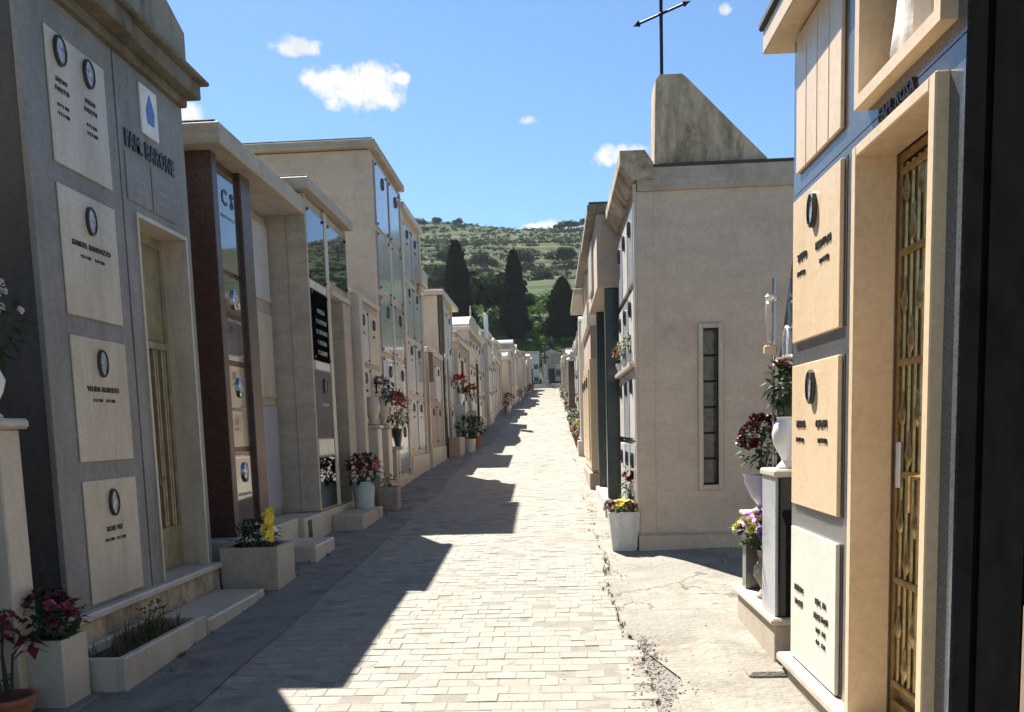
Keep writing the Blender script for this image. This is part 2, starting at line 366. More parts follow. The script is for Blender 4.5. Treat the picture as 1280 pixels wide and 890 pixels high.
# a tomb's own frame: u runs up the street, w out of its front towards the street, v is height
class Front:
    def __init__(s, side, X, root): s.s = 1 if side == 'L' else -1; s.X = X; s.root = root
    def x(s, w): return s.X+s.s*w
    def box(s, u0, u1, w0, w1, v0, v1, bev=0, mb=None): return (mb or MB()).box(s.x(w0), s.x(w1), u0, u1, v0, v1, bev)
    def part(s, name, mat, u0, u1, w0, w1, v0, v1, bev=.004, parent=None): return part(name, s.box(u0, u1, w0, w1, v0, v1, bev), mat, parent or s.root)
    def holed(s, name, mat, u0, u1, w0, w1, v0, v1, ou0, ou1, ov0, ov1, parent=None):
        m = MB()
        if ou0 > u0: s.box(u0, ou0, w0, w1, v0, v1, 0, m)
        if ou1 < u1: s.box(ou1, u1, w0, w1, v0, v1, 0, m)
        if ov1 < v1: s.box(ou0, ou1, w0, w1, ov1, v1, 0, m)
        if ov0 > v0: s.box(ou0, ou1, w0, w1, v0, ov0, 0, m)
        return part(name, m, mat, parent or s.root)
    def text(s, name, string, mat, u, v, w, size, depth=.006, parent=None, stretch=1, bold=0):
        vs, fs = text_geo(string, bold); m = MB()
        pts = [(s.x(w+p[2]*depth+depth*.5), u+s.s*p[0]*size*stretch, v+p[1]*size) for p in vs]
        m.add(pts, fs); o = part(name, m, mat, parent or s.root); o['kind'] = 'stuff'; return o
    def oval(s, u, v, w, a, b, parent=None, rim='letter_metal', face='photo_grey'):
        n = 20; m = MB(); vs = []; fs = []
        for (k, d) in ((1, 0), (1, .018), (.88, .024), (.85, .012)):
            for i in range(n):
                t = 2*math.pi*i/n; vs.append((s.x(w+d), u+a*k*math.cos(t), v+b*k*math.sin(t)))
        for j in range(3):
            for i in range(n): fs.append((j*n+i, j*n+(i+1) % n, (j+1)*n+(i+1) % n, (j+1)*n+i))
        m.add(vs, fs); r = part('portrait_frame', m, rim, parent or s.root)
        m = MB(); m.add([(s.x(w+.013), u+a*.86*math.cos(2*math.pi*i/n), v+b*.86*math.sin(2*math.pi*i/n)) for i in range(n)], [tuple(range(n))])
        part('portrait', m, face, r if (parent is None or parent is s.root) else parent); return r
    def lamp(s, u, v, w, parent=None):
        m = MB(); x = s.x(w+.03)
        m.lathe([(.003, -.09), (.014, -.06), (.02, -.01), (.024, .03), (.014, .05), (.016, .07), (.004, .09)], (x, u, v), 10)
        m.box(s.x(w), s.x(w+.02), u-.006, u+.006, v-.02, v)
        return part('votive_lamp', m, 'letter_metal', parent or s.root)
    def bolts(s, u0, u1, v0, v1, w, parent, mat='letter_metal', r=.018):
        for u in (u0, u1):
            for v in (v0, v1):
                m = MB(); m.box(s.x(w), s.x(w+.02), u-r, u+r, v-r, v+r, .006); part('bolt', m, mat, parent)
    def panel(s, mat, u0, u1, v0, v1, w=.0, t=.02, name='memorial_panel'):
        return s.part(name, mat, u0, u1, w, w+t, v0, v1, .004)

def gable(mb, F, u0, u1, w0, w1, v0, vpeak):
    um = (u0+u1)/2; a, b = F.x(w0), F.x(w1)
    mb.prism([(u0, v0), (u1, v0), (um, vpeak)], 'x', min(a, b), max(a, b)); return mb

# ------------------------------------------------------------------ ground
xs = sorted(set([-600, -450, -340, -260, -200, -160]+list(range(-130, 100, 3))+[110, 140, 180, 230, 300, 400, 520]))
ys = [-60, -30, -10, 0, 5, 10, 16.5, 21.4, 28.8, 37, 59, 113, 118]+[124+2.6*i for i in range(150)]+[520, 545, 580, 640, 800, 1000, 1300]
mb = MB(); nx = len(xs)
mb.add([(x, y, hill(x, y)) for y in ys for x in xs], [(j*nx+i, j*nx+i+1, (j+1)*nx+i+1, (j+1)*nx+i) for j in range(len(ys)-1) for i in range(nx-1)])
m, t, b = newmat('hillside'); geo = nd(t, 'ShaderNodeNewGeometry'); P = geo.outputs['Position']
grass = mix(t, ramp(t, noise(t, P, .05, 5, .7), .35, .65), (.024, .055, .013), (.05, .082, .022))
straw = mix(t, ramp(t, noise(t, P, .09, 5, .7), .3, .7), (.048, .058, .021), (.08, .08, .034))
col = mix(t, ramp(t, noise(t, P, .022, 4, .6, (1, 1.6, .3), .3), .46, .58), grass, straw)
col = mix(t, ramp(t, noise(t, P, .35, 6, .7), .5, .62), col, (.032, .055, .018))
sep = nd(t, 'ShaderNodeSeparateXYZ'); t.links.new(geo.outputs['True Normal'], sep.inputs[0])
col = mix(t, mix(t, 1.0, ramp(t, sep.outputs[2], .78, .90, (1, 1, 1, 1), (0, 0, 0, 1)), ramp(t, noise(t, P, .08, 4), .45, .6), 'MULTIPLY'), col, (.10, .098, .068))
t.links.new(col, b.inputs['Base Color']); b.inputs['Roughness'].default_value = .95; b.inputs['Specular IOR Level'].default_value = .1
MATS['hillside'] = m
structure('terrain', mb, 'hillside')

def strip(name, mat, xa, xb, y0, y1, dz, step=.5, nxs=6, rag=0, bumpy=0, parent=None):
    mb = MB(); n = int((y1-y0)/step)+1; vs = []
    for j in range(n):
        y = min(y1, y0+j*step)
        for i in range(nxs+1):
            x0 = xa(y) if callable(xa) else xa; x1 = xb(y) if callable(xb) else xb
            f = i/nxs; x = x0+(x1-x0)*f
            z = g(y)+dz+(vnoise(x, y, .55, 5)-.5)*bumpy+(vnoise(x, y, 1.7, 6)-.5)*bumpy
            vs.append((x, y, z))
    w = nxs+1
    mb.add(vs, [(j*w+i, j*w+i+1, (j+1)*w+i+1, (j+1)*w+i) for j in range(n-1) for i in range(nxs)])
    return structure(name, mb, mat, parent, True)
PL, PR = -2.08, .44
strip('ground', 'dirty_concrete', -9, 9, -12, 118, .006, 1.0, 4)
bed = strip('street', 'joint_sand', PL-.02, PR+.05, -6, 116, .0275, .5, 4)
edge = lambda y: PR+.03*math.sin(y*1.7)+.09*(vnoise(y, 3.3, .8, 9)-.5)+(.22 if 4.3 < y < 5.6 else 0)*max(0, 1-abs(y-4.9)/.8)
strip('concrete_apron', 'concrete', edge, 2.6, -3, 60, .034, .12, 14, bumpy=.035)
strip('gutter', 'dirty_concrete', -3.1, lambda y: PL+.11+.008*math.sin(y*2.3)+.04*(vnoise(y, 1.1, .3, 12)-.5), -3, 110, .033, .25, 6, bumpy=.02)
# paving blocks: rows across the street, broken joints; the nearest are single objects
BW, BD = .172, .126
def block_geo(mb, cx, cy, cz, w, d, tilt, roll, sl):
    a = []
    for (sx, sy) in ((-1, -1), (1, -1), (1, 1), (-1, 1)):
        x, y = sx*w/2, sy*d/2; a.append((cx+x, cy+y, cz-.03+y*sl))
    k = .004
    for (sx, sy) in ((-1, -1), (1, -1), (1, 1), (-1, 1)):
        x, y = sx*w/2, sy*d/2; a.append((cx+x, cy+y, cz-.004+y*(sl+tilt)+x*roll))
    for (sx, sy) in ((-1, -1), (1, -1), (1, 1), (-1, 1)):
        x, y = sx*(w/2-k), sy*(d/2-k); a.append((cx+x, cy+y, cz+y*(sl+tilt)+x*roll))
    fs = [(8, 9, 10, 11)]
    for q in (0, 4): fs += [(q+i, q+(i+1) % 4, q+4+(i+1) % 4, q+4+i) for i in range(4)]
    mb.add(a, fs); q = random.gauss(.5, .17)-(random.random() < .06)*.3
    mb.tone = (mb.tone or []); mb.tone += [max(0, min(1, q))]*len(a)
variants = []
for k in range(16):
    mbk = MB(); block_geo(mbk, 0, 0, 0, BW-random.uniform(.001, .005), BD-random.uniform(.001, .005), 0, 0, 0); variants.append(mbk.mesh('paving_block', 'paver'))
rest = MB(); y = 4.1; row = 0; made = 0
while y < 114:
    off = (row % 2)*BW/2+random.uniform(-.02, .02); x = PL+BW/2-off
    while x < PR+.02:
        if random.random() > .012:
            z = g(y)+.030+random.gauss(0, .0015)+(random.random() < .06)*random.uniform(-.007, .004)+(vnoise(x, y, 1.1, 4)-.5)*.006
            sl = (g(y+.3)-g(y-.3))/.6; tl, rl = random.gauss(0, .016), random.gauss(0, .012)
            cx = max(x, PL+.02)
            if made < 300 and y > 4.38:
                o = link('paving_block', random.choice(variants), bed, (cx, y, z)); o.rotation_euler = (math.atan(sl+tl), -rl, random.gauss(0, .006)); made += 1
            elif y < 30: block_geo(rest, cx, y, z, BW-random.uniform(.001, .005), BD-random.uniform(.001, .005), tl, rl, sl)
            else: block_geo(rest, cx, y, z, BW-.003, BD-.003, tl, rl, sl)
        x += BW
    y += BD; row += 1
ro = structure('paving_blocks_beyond', rest, 'paver', bed); ro['kind'] = 'stuff'
# crumbled patch beside the blocks and loose grit along both edges
gr = MB()
def pebble(mb, x, y, r):
    z = g(y)+.03; vs = [(x+r*random.uniform(.6, 1.2)*a, y+r*random.uniform(.6, 1.2)*b_, z+r*.7*c*random.uniform(.6, 1.2)) for a, b_, c in ((1, 0, 0), (0, 1, 0), (-1, 0, 0), (0, -1, 0), (0, 0, 1), (0, 0, -1))]
    mb.add(vs, [(0, 1, 4), (1, 2, 4), (2, 3, 4), (3, 0, 4), (1, 0, 5), (2, 1, 5), (3, 2, 5), (0, 3, 5)])
for _ in range(420):
    yy = random.uniform(4.3, 6.0); k = 1-abs(yy-4.7)/1.4
    pebble(gr, .54+random.gauss(0, .09)*k, yy, random.uniform(.004, .013))
for _ in range(1300):
    yy = 4.3+abs(random.gauss(0, 6)); pebble(gr, PL-.12+random.gauss(0, .16), yy, random.uniform(.003, .012))
for _ in range(500):
    yy = random.uniform(4.4, 14); pebble(gr, .5+random.gauss(0, .05), yy, random.uniform(.003, .01))
o = structure('loose_gravel', gr, 'gravel'); tag(o, 'loose grey grit and crumbled mortar along the edges of the paving', 'gravel', kind='stuff')
# weeds in the joints
def tuft(mb, x, y, z, n, h, sp, w=.006):
    for _ in range(n):
        a = random.uniform(0, 6.28); l = h*random.uniform(.5, 1.2); dx, dy = math.cos(a)*sp*random.random(), math.sin(a)*sp*random.random()
        px, py = -math.sin(a)*w, math.cos(a)*w; b0 = (x+dx*.2, y+dy*.2)
        mb.add([(b0[0]-px, b0[1]-py, z), (b0[0]+px, b0[1]+py, z), (b0[0]+dx*.6+px*.8, b0[1]+dy*.6+py*.8, z+l*.6), (b0[0]+dx*.6-px*.8, b0[1]+dy*.6-py*.8, z+l*.6), (b0[0]+dx*1.3, b0[1]+dy*1.3, z+l)],
               [(0, 1, 2, 3), (3, 2, 4)])
wd = MB()
for k in range(46):
    yy = random.choice([random.uniform(5.6, 9), random.uniform(5.6, 14)]); tuft(wd, edge(yy)+random.gauss(0, .015), yy, g(yy)+.03, random.randint(3, 9), .035, .03, .004)
for k in range(30):
    yy = random.uniform(4.6, 16); tuft(wd, -2.45+random.gauss(0, .06), yy, g(yy)+.02, random.randint(4, 10), .05, .05, .004)
o = structure('joint_weeds', wd, 'weed'); tag(o, 'thin dry weeds growing in the joints along the paving', 'weeds', kind='stuff')

# ------------------------------------------------------------------ plants and flowers
def petal_mesh(name, mat, kind):
    mb = MB()
    if kind == 'rose':
        for ring, (n, r, h, tilt) in enumerate(((3, .25, .62, .2), (5, .5, .55, .55), (6, .85, .38, .95), (6, 1.0, .15, 1.25))):
            for i in range(n):
                a = 2*math.pi*(i+ring*.4)/n+random.uniform(-.15, .15); c, s_ = math.cos(a), math.sin(a); w = .5*(.5+r*.5)
                def q(rr, ss, zz): return (c*rr-s_*ss, s_*rr+c*ss, zz)
                k = random.uniform(.9, 1.1)
                mb.add([q(.12*r, -.1, -.2), q(.12*r, .1, -.2), q(r*.75*k, w, h*.6), q(r*k, 0, h*k), q(r*.75*k, -w, h*.6)], [(0, 1, 2, 3, 4)])
    elif kind == 'open':                                     # pansy, petunia: a flat ruffled disc of five petals
        for i in range(5):
            a = 2*math.pi*i/5; c, s_ = math.cos(a), math.sin(a)
            def q(rr, ss, zz): return (c*rr-s_*ss, s_*rr+c*ss, zz)
            z = random.uniform(-.05, .1)
            mb.add([q(.05, 0, 0), q(.6, -.5, .25+z), q(1, -.3, .18-z), q(1.05, .05, .32+z), q(.95, .36, .15), q(.6, .5, .25)], [(0, 1, 2, 3, 4, 5)])
        mb.lathe([(.16, .06), (.14, .16), (.02, .2)], n=6)
    elif kind == 'ball':
        for i in range(60):
            a, u = random.uniform(0, 6.28), random.uniform(-.5, 1); rr = math.sqrt(1-u*u)
            p = Vector((rr*math.cos(a), rr*math.sin(a), u)); t1 = p.cross(Vector((.2, .5, .3))).normalized()*.3; t2 = p.cross(t1).normalized()*.26; e = random.uniform(.75, 1.1)
            mb.add([p*.4, p*e+t1, p*(e+.12), p*e+t2], [(0, 1, 2, 3)])
    return mb.mesh(name, mat, smooth=False)
PET = {}
def blossom_mesh(mat, kind):
    if (mat, kind) not in PET: PET[mat, kind] = petal_mesh('blossom', mat, kind)
    return PET[mat, kind]
def leaf_geo(mb, p, d, L, W, droop=.3):
    d = Vector(d).normalized(); sd = d.cross(Vector((0, 0, 1)))
    if sd.length < .1: sd = Vector((1, 0, 0))
    sd.normalize(); up = sd.cross(d); p = Vector(p)
    a = p+d*L*.45+up*L*.06; e = p+d*L-Vector((0, 0, droop*L))
    mb.add([p, a+sd*W*.5-up*W*.12, a, a-sd*W*.5-up*W*.12, e], [(0, 1, 2), (0, 2, 3), (1, 4, 2), (2, 4, 3)])
def foliage(mb, c, rx, ry, rz, n, L, W, up=.4, shell=.35):
    for _ in range(n):
        while True:
            p = Vector((random.uniform(-1, 1), random.uniform(-1, 1), random.uniform(-1, 1)))
            if shell < p.length < 1: break
        d = (p+Vector((random.gauss(0, .5), random.gauss(0, .5), random.gauss(0, .4)+up)))
        leaf_geo(mb, (c[0]+p.x*rx, c[1]+p.y*ry, c[2]+p.z*rz), d, L*random.uniform(.6, 1.2), W*random.uniform(.7, 1.2))
def blossoms(root, c, rx, ry, rz, spec, n, r, up=True):
    o0 = origin(root)
    for i in range(n):
        mat, kind = random.choice(spec)
        a = random.uniform(0, 6.28); u = random.uniform(.05 if up else -.4, 1); rr = math.sqrt(max(0, 1-u*u))*random.uniform(.75, 1.05)
        p = Vector((c[0]+rx*rr*math.cos(a), c[1]+ry*rr*math.sin(a), c[2]+rz*u)); d = Vector((rr*math.cos(a), rr*math.sin(a)-.25, u+.25))
        o = link('blossom', blossom_mesh(mat, kind), root, p-o0); k = r*random.uniform(.75, 1.2); o.scale = (k, k, k)
        o.rotation_euler = d.to_track_quat('Z', 'Y').to_euler()
def stems(mb, c0, c1, r, n, sp):
    for _ in range(n):
        a = random.uniform(0, 6.28); q = sp*math.sqrt(random.random())
        mb.tube([c0, (c0[0]*.5+c1[0]*.5+q*.4*math.cos(a), c0[1]*.5+c1[1]*.5+q*.4*math.sin(a), (c0[2]+c1[2])/2), (c1[0]+q*math.cos(a), c1[1]+q*math.sin(a), c1[2]+random.uniform(-.04, .03))], r, 4)
def vase_plant(name, label, cat, loc, prof, pmat, fol, flowers, potname='vase', fmat='leaf_green', n=16, group=None, square=None):
    """loc: base; prof: lathe profile; fol=(height of centre, rx, rz, n, L, W); flowers=(spec, n, r)"""
    root = thing(name, label, cat, loc, group)
    m = MB()
    if square: square(m)
    else: m.lathe(prof, loc, n)
    pot = part(potname, m, pmat, root)
    top = prof[-1][1] if prof else fol[0]-fol[2]
    m = MB(); zc = loc[2]+fol[0]; c = (loc[0], loc[1], zc)
    stems(m, (loc[0], loc[1], loc[2]+top-.03), (loc[0], loc[1], zc), .004, 7, fol[1]*.6); part('stems', m, 'stem_green', root)
    m = MB(); foliage(m, c, fol[1], fol[1], fol[2], fol[3], fol[4], fol[5]); part('foliage', m, fmat, root, False)
    if flowers: blossoms(root, c, fol[1], fol[1], fol[2], flowers[0], flowers[1], flowers[2])
    return root
def hollow(prof, t=.012):                                    # rim and inside of a pot
    r, z = prof[-1]; return prof+[(r-t, z), (r-t*1.5, z-.05)]
def square_pot(loc, w0, w1, h, rim=.02):
    def f(m):
        x, y, z = loc
        def ring(w, zz): return [(x-w/2, y-w/2, zz), (x+w/2, y-w/2, zz), (x+w/2, y+w/2, zz), (x-w/2, y+w/2, zz)]
        vs = ring(w0, z)+ring(w1, z+h)+ring(w1-rim*2, z+h)+ring(w1-rim*2, z+h-.05)
        fs = [(3, 2, 1, 0), (12, 13, 14, 15)]
        for q in (0, 4, 8): fs += [(q+i, q+(i+1) % 4, q+4+(i+1) % 4, q+4+i) for i in range(4)]
        m.add(vs, fs)
    return f
# ================================================================== LEFT ROW
# ---- grey chapel in the left foreground
r = thing('family_tomb', 'grey stone tomb with four cream panels and stained cornice in the left foreground', 'tomb', (-3.6, 6.1, g(6.1)))
F = Front('L', -2.95, r)
def lettering(F, p, u, v, w, name, dates, size=.05, mat='letter_metal', gap=.075):
    F.text('name_letters', name, mat, u, v, w, size, parent=p, bold=.012)
    F.text('date_letters', dates, mat, u, v-gap, w, size*.62, parent=p)
part('core', F.box(5.1, 7.28, -2.6, -.42, .1, 4.32), 'dark_grey_stone', r)
F.holed('wall', 'dark_grey_stone', 5.1, 7.28, -.42, -.04, .1, 4.31, 6.34, 7.21, .60, 3.27)
F.part('facade_slab', 'grey_stone', 5.08, 6.165, -.04, 0, .60, 4.30)
F.holed('facade_slab', 'grey_stone', 6.18, 7.30, -.04, .002, .60, 4.295, 6.34, 7.21, .60, 3.27)
F.holed('door_frame', 'cream_marble', 6.342, 7.208, -.24, .014, .602, 3.268, 6.37, 7.18, .602, 3.238)
d = F.holed('door', 'muted_gold', 6.372, 7.178, -.23, -.19, .605, 3.236, 6.42, 7.13, .72, 3.16)
F.part('transom', 'gold_glass', 6.42, 7.13, -.223, -.21, 2.42, 3.16, 0, d)
F.part('glazing', 'gold_glass', 6.42, 7.13, -.228, -.22, .72, 2.36, 0, d)
F.part('rail', 'muted_gold', 6.42, 7.13, -.22, -.175, 2.36, 2.42, .006, d); F.part('rail', 'muted_gold', 6.42, 7.13, -.218, -.18, .72, .95, .006, d)
for k in range(10):
    u = 6.45+k*.07
    F.part('bar', 'muted_gold', u, u+.022, -.217, -.178-.012*(k % 2), .95, 2.36, .006, d)
F.part('handle', 'letter_metal', 6.70, 6.73, -.185, -.13, 1.28, 1.44, .008, d); F.part('handle', 'letter_metal', 6.62, 6.82, -.183, -.14, 1.33, 1.36, .006, d)
rows = [(3.325, 4.105), (2.43, 3.205), (1.525, 2.31), (.625, 1.405)]
names = [None, ('SAMUEL RANDAZZO', '9 1 1 901     5 8 1 985'), ('VELIDA ROBERTO', '3 1 1 911    2 9 1 976'), ('ROSE VIZ', '1 8 1 901   4 5 1 970')]
for (v0, v1), nm in zip(rows, names):
    p = F.panel('cream_marble', 5.33, 6.02, v0, v1, 0, .012)
    if nm is None:
        for uu, vv in ((5.47, 4.0), (5.80, 3.99)):
            F.oval(uu, vv, .012, .062, .09, p); F.text('name_letters', 'SALVO', 'letter_metal', uu, vv-.19, .012, .04, parent=p); F.text('name_letters', 'FALETTI', 'letter_metal', uu, vv-.245, .012, .04, parent=p)
            F.text('date_letters', '9 9 1 901', 'letter_metal', uu, vv-.335, .012, .03, parent=p); F.text('date_letters', '5 2 1 978', 'letter_metal', uu, vv-.385, .012, .03, parent=p)
    else:
        F.oval(5.68, v1-.155, .012, .056, .09, p); lettering(F, p, 5.675, v1-.34, .012, nm[0], nm[1], .047, gap=.065)
p = F.part('icon_plaque', 'white_paint', 6.53, 6.80, .002, .02, 3.87, 4.22)
m = MB(); x = F.x(.021)
m.prism([(6.62, 3.96), (6.72, 3.96), (6.735, 4.05), (6.70, 4.12), (6.67, 4.17), (6.64, 4.12), (6.605, 4.05)], 'x', x, x+.004); part('icon_figure', m, 'blue_enamel', p)
F.text('family_letters', 'FAM. BARONE', 'letter_metal', 6.655, 3.70, .002, .165, .012, stretch=.72, bold=.02)
for (a, b_) in ((6.24, 6.62), (6.64, 7.04)):
    p = F.part('inscription_plaque', 'grey_stone', a, b_, .002, .012, 3.33, 3.66)
    for k in range(3): F.text('inscription', 'n e s s u n o', 'silver_letter', (a+b_)/2, 3.57-.075*k, .012, .03, .002, parent=p)
F.part('frieze', 'mossy_stone', 5.06, 7.32, -.42, .05, 4.30, 4.37, .012)
F.part('cornice', 'mossy_stone', 5.0, 6.16, -.6, .17, 4.37, 4.49, .01); F.part('cornice', 'mossy_stone', 6.165, 7.36, -.6, .15, 4.368, 4.487, .01)
F.part('roof_edge', 'mossy_stone', 4.95, 7.41, -.7, .21, 4.49, 4.525, .012)
m = MB(); m.prism([(5.1, 4.52), (7.22, 4.52), (7.22, 4.83), (6.16, 5.24), (5.1, 4.83)], 'x', F.x(-.50), F.x(.10)); part('pediment', m, 'weathered_stone', r)
F.part('ledge', 'cream_marble', 5.02, 7.33, -.3, .085, .55, .602, .012); F.part('plinth', 'stained_cream', 5.05, 7.30, -.35, .055, .05, .55, .006)
# ---- stone trough with weeds, step, slab
r = thing('planter_trough', 'long low marble trough full of dry weeds below the grey chapel', 'planter', (-2.68, 5.36, .2))
m = MB(); x0, x1, y0, y1, z0, z1 = -2.892, -2.48, 4.78, 5.955, .16, .42
m.box(x1-.05, x1, y0, y1, z0, z1, .006); m.box(x0, x0+.05, y0, y1, z0, z1, .006); m.box(x0+.05, x1-.05, y0, y0+.05, z0, z1-.003, .006); m.box(x0+.05, x1-.05, y1-.05, y1, z0, z1-.003, .006)
part('trough', m, 'cream_marble', r)
m = MB(); m.box(x0+.05, x1-.05, y0+.05, y1-.05, z0+.02, z1-.06); part('soil', m, 'dry_soil', r)
m = MB()
for _ in range(70): tuft(m, random.uniform(x0+.07, x1-.08), random.choice([random.uniform(y0+.1, y1-.1), random.uniform(5.35, y1-.1)]), z1-.065, 7, random.choice([.06, .09, .14]), .07, .004)
foliage(m, (-2.74, 5.7, .46), .10, .18, .12, 130, .04, .022)
w = part('weeds', m, 'weed', r, False); w['kind'] = 'stuff'
m = MB(); m.box(-2.892, -2.47, 5.97, 7.02, .14, .385, .012); m.box(-2.892, -2.48, 7.025, 7.2, .14, .383, .012)
tag(link('stone_step', m.mesh('stone_step', 'cream_marble')), 'low cream stone step below the bronze door of the grey chapel', 'step')
m = MB(); m.box(-3.3, -2.62, 4.80, 5.0, .1, .27, .01); m.box(-2.905, -2.60, 4.4, 4.77, .1, .232, .01)
tag(link('base_slab', m.mesh('base_slab', 'dirty_concrete')), 'dark concrete base slab behind the tall cream flower box', 'slab')
# ---- far left: pedestal, vase, potted plants
r = thing('marble_pedestal', 'slender cream marble pedestal with moulded cap at the left edge of the picture', 'pedestal', (-2.95, 4.5, .18))
m = MB(); m.box(-3.05, -2.86, 4.41, 4.60, .12, 1.73, .008); part('shaft', m, 'cream_marble', r)
m = MB(); m.box(-3.08, -2.815, 4.38, 4.63, 1.73, 1.785, .015); part('cap', m, 'cream_marble', r)
m = MB(); m.box(-3.07, -2.84, 4.39, 4.62, .12, .3, .01); part('foot', m, 'cream_marble', r)
vase_plant('vase_of_flowers', 'white vase with pale lilies and small white sprays on the left pedestal', 'vase', (-2.95, 4.5, 1.785),
           hollow([(.06, 0), (.065, .015), (.03, .05), (.075, .14), (.09, .2), (.07, .25), (.06, .27), (.07, .29)]), 'white_ceramic', (.5, .22, .24, 130, .1, .03), ([('white_petal', 'ball')], 26, .018), fmat='leaf_dark')
r = vase_plant('flower_box', 'tall square cream flower box with dark red and pink petunias in the left foreground', 'flower pot', (-2.79, 4.60, .232), [], 'cream_marble', (.47, .17, .14, 240, .07, .045),
           ([('crimson_petal', 'open'), ('dark_red_petal', 'open'), ('dark_red_petal', 'rose'), ('mauve_petal', 'open')], 30, .032), 'box', 'leaf_dark', square=square_pot((-2.79, 4.60, .22), .25, .26, .38))
r = thing('poinsettia', 'leggy poinsettia with dark red leaves in a terracotta pot at the bottom left corner', 'potted plant', (-2.86, 4.28, .2))
m = MB(); m.lathe(hollow([(.09, 0), (.12, .15), (.135, .155), (.135, .185)]), (-2.86, 4.28, .175), 24); part('pot', m, 'terracotta', r)
m = MB(); m.lathe([(.115, .0), (.08, .015), (.001, .02)], (-2.86, 4.28, .33), 14); part('soil', m, 'dry_soil', r)
m = MB()
heads = [(-2.93, 4.25, .72), (-2.81, 4.22, .76), (-2.72, 4.30, .68), (-2.88, 4.36, .80)]
for h in heads: m.tube([(-2.86+random.uniform(-.03, .03), 4.28, .36), ((-2.86+h[0])/2+random.uniform(-.03, .03), 4.27, .58), h], .008, 6, .005)
part('stems', m, 'bark', r)
lm = MB(); leaf_geo(lm, (0, 0, 0), (1, 0, .05), 1, .55, .35); lm = lm.mesh('leaf', 'leaf_red', smooth=True); lg = MB(); leaf_geo(lg, (0, 0, 0), (1, 0, .05), 1, .5, .4); lg = lg.mesh('leaf', 'leaf_dark', smooth=True)
for h in heads:
    for k in range(9):
        o = link('leaf', lm if k < 7 else lg, r, Vector(h)-Vector((-2.86, 4.28, .2))+Vector((0, 0, -.012*k))); s_ = random.uniform(.07, .12); o.scale = (s_,)*3
        o.rotation_euler = (random.uniform(-.3, .3), random.uniform(-.2, .5), k*2.4+random.uniform(-.3, .3))
m = MB()
for k in range(4): leaf_geo(m, (-2.82+random.uniform(-.05, .05), 4.27, .42+k*.02), (random.uniform(-1, 1), random.uniform(-1, 1), .2), .06, .035)
part('low_leaves', m, 'leaf_green', r)

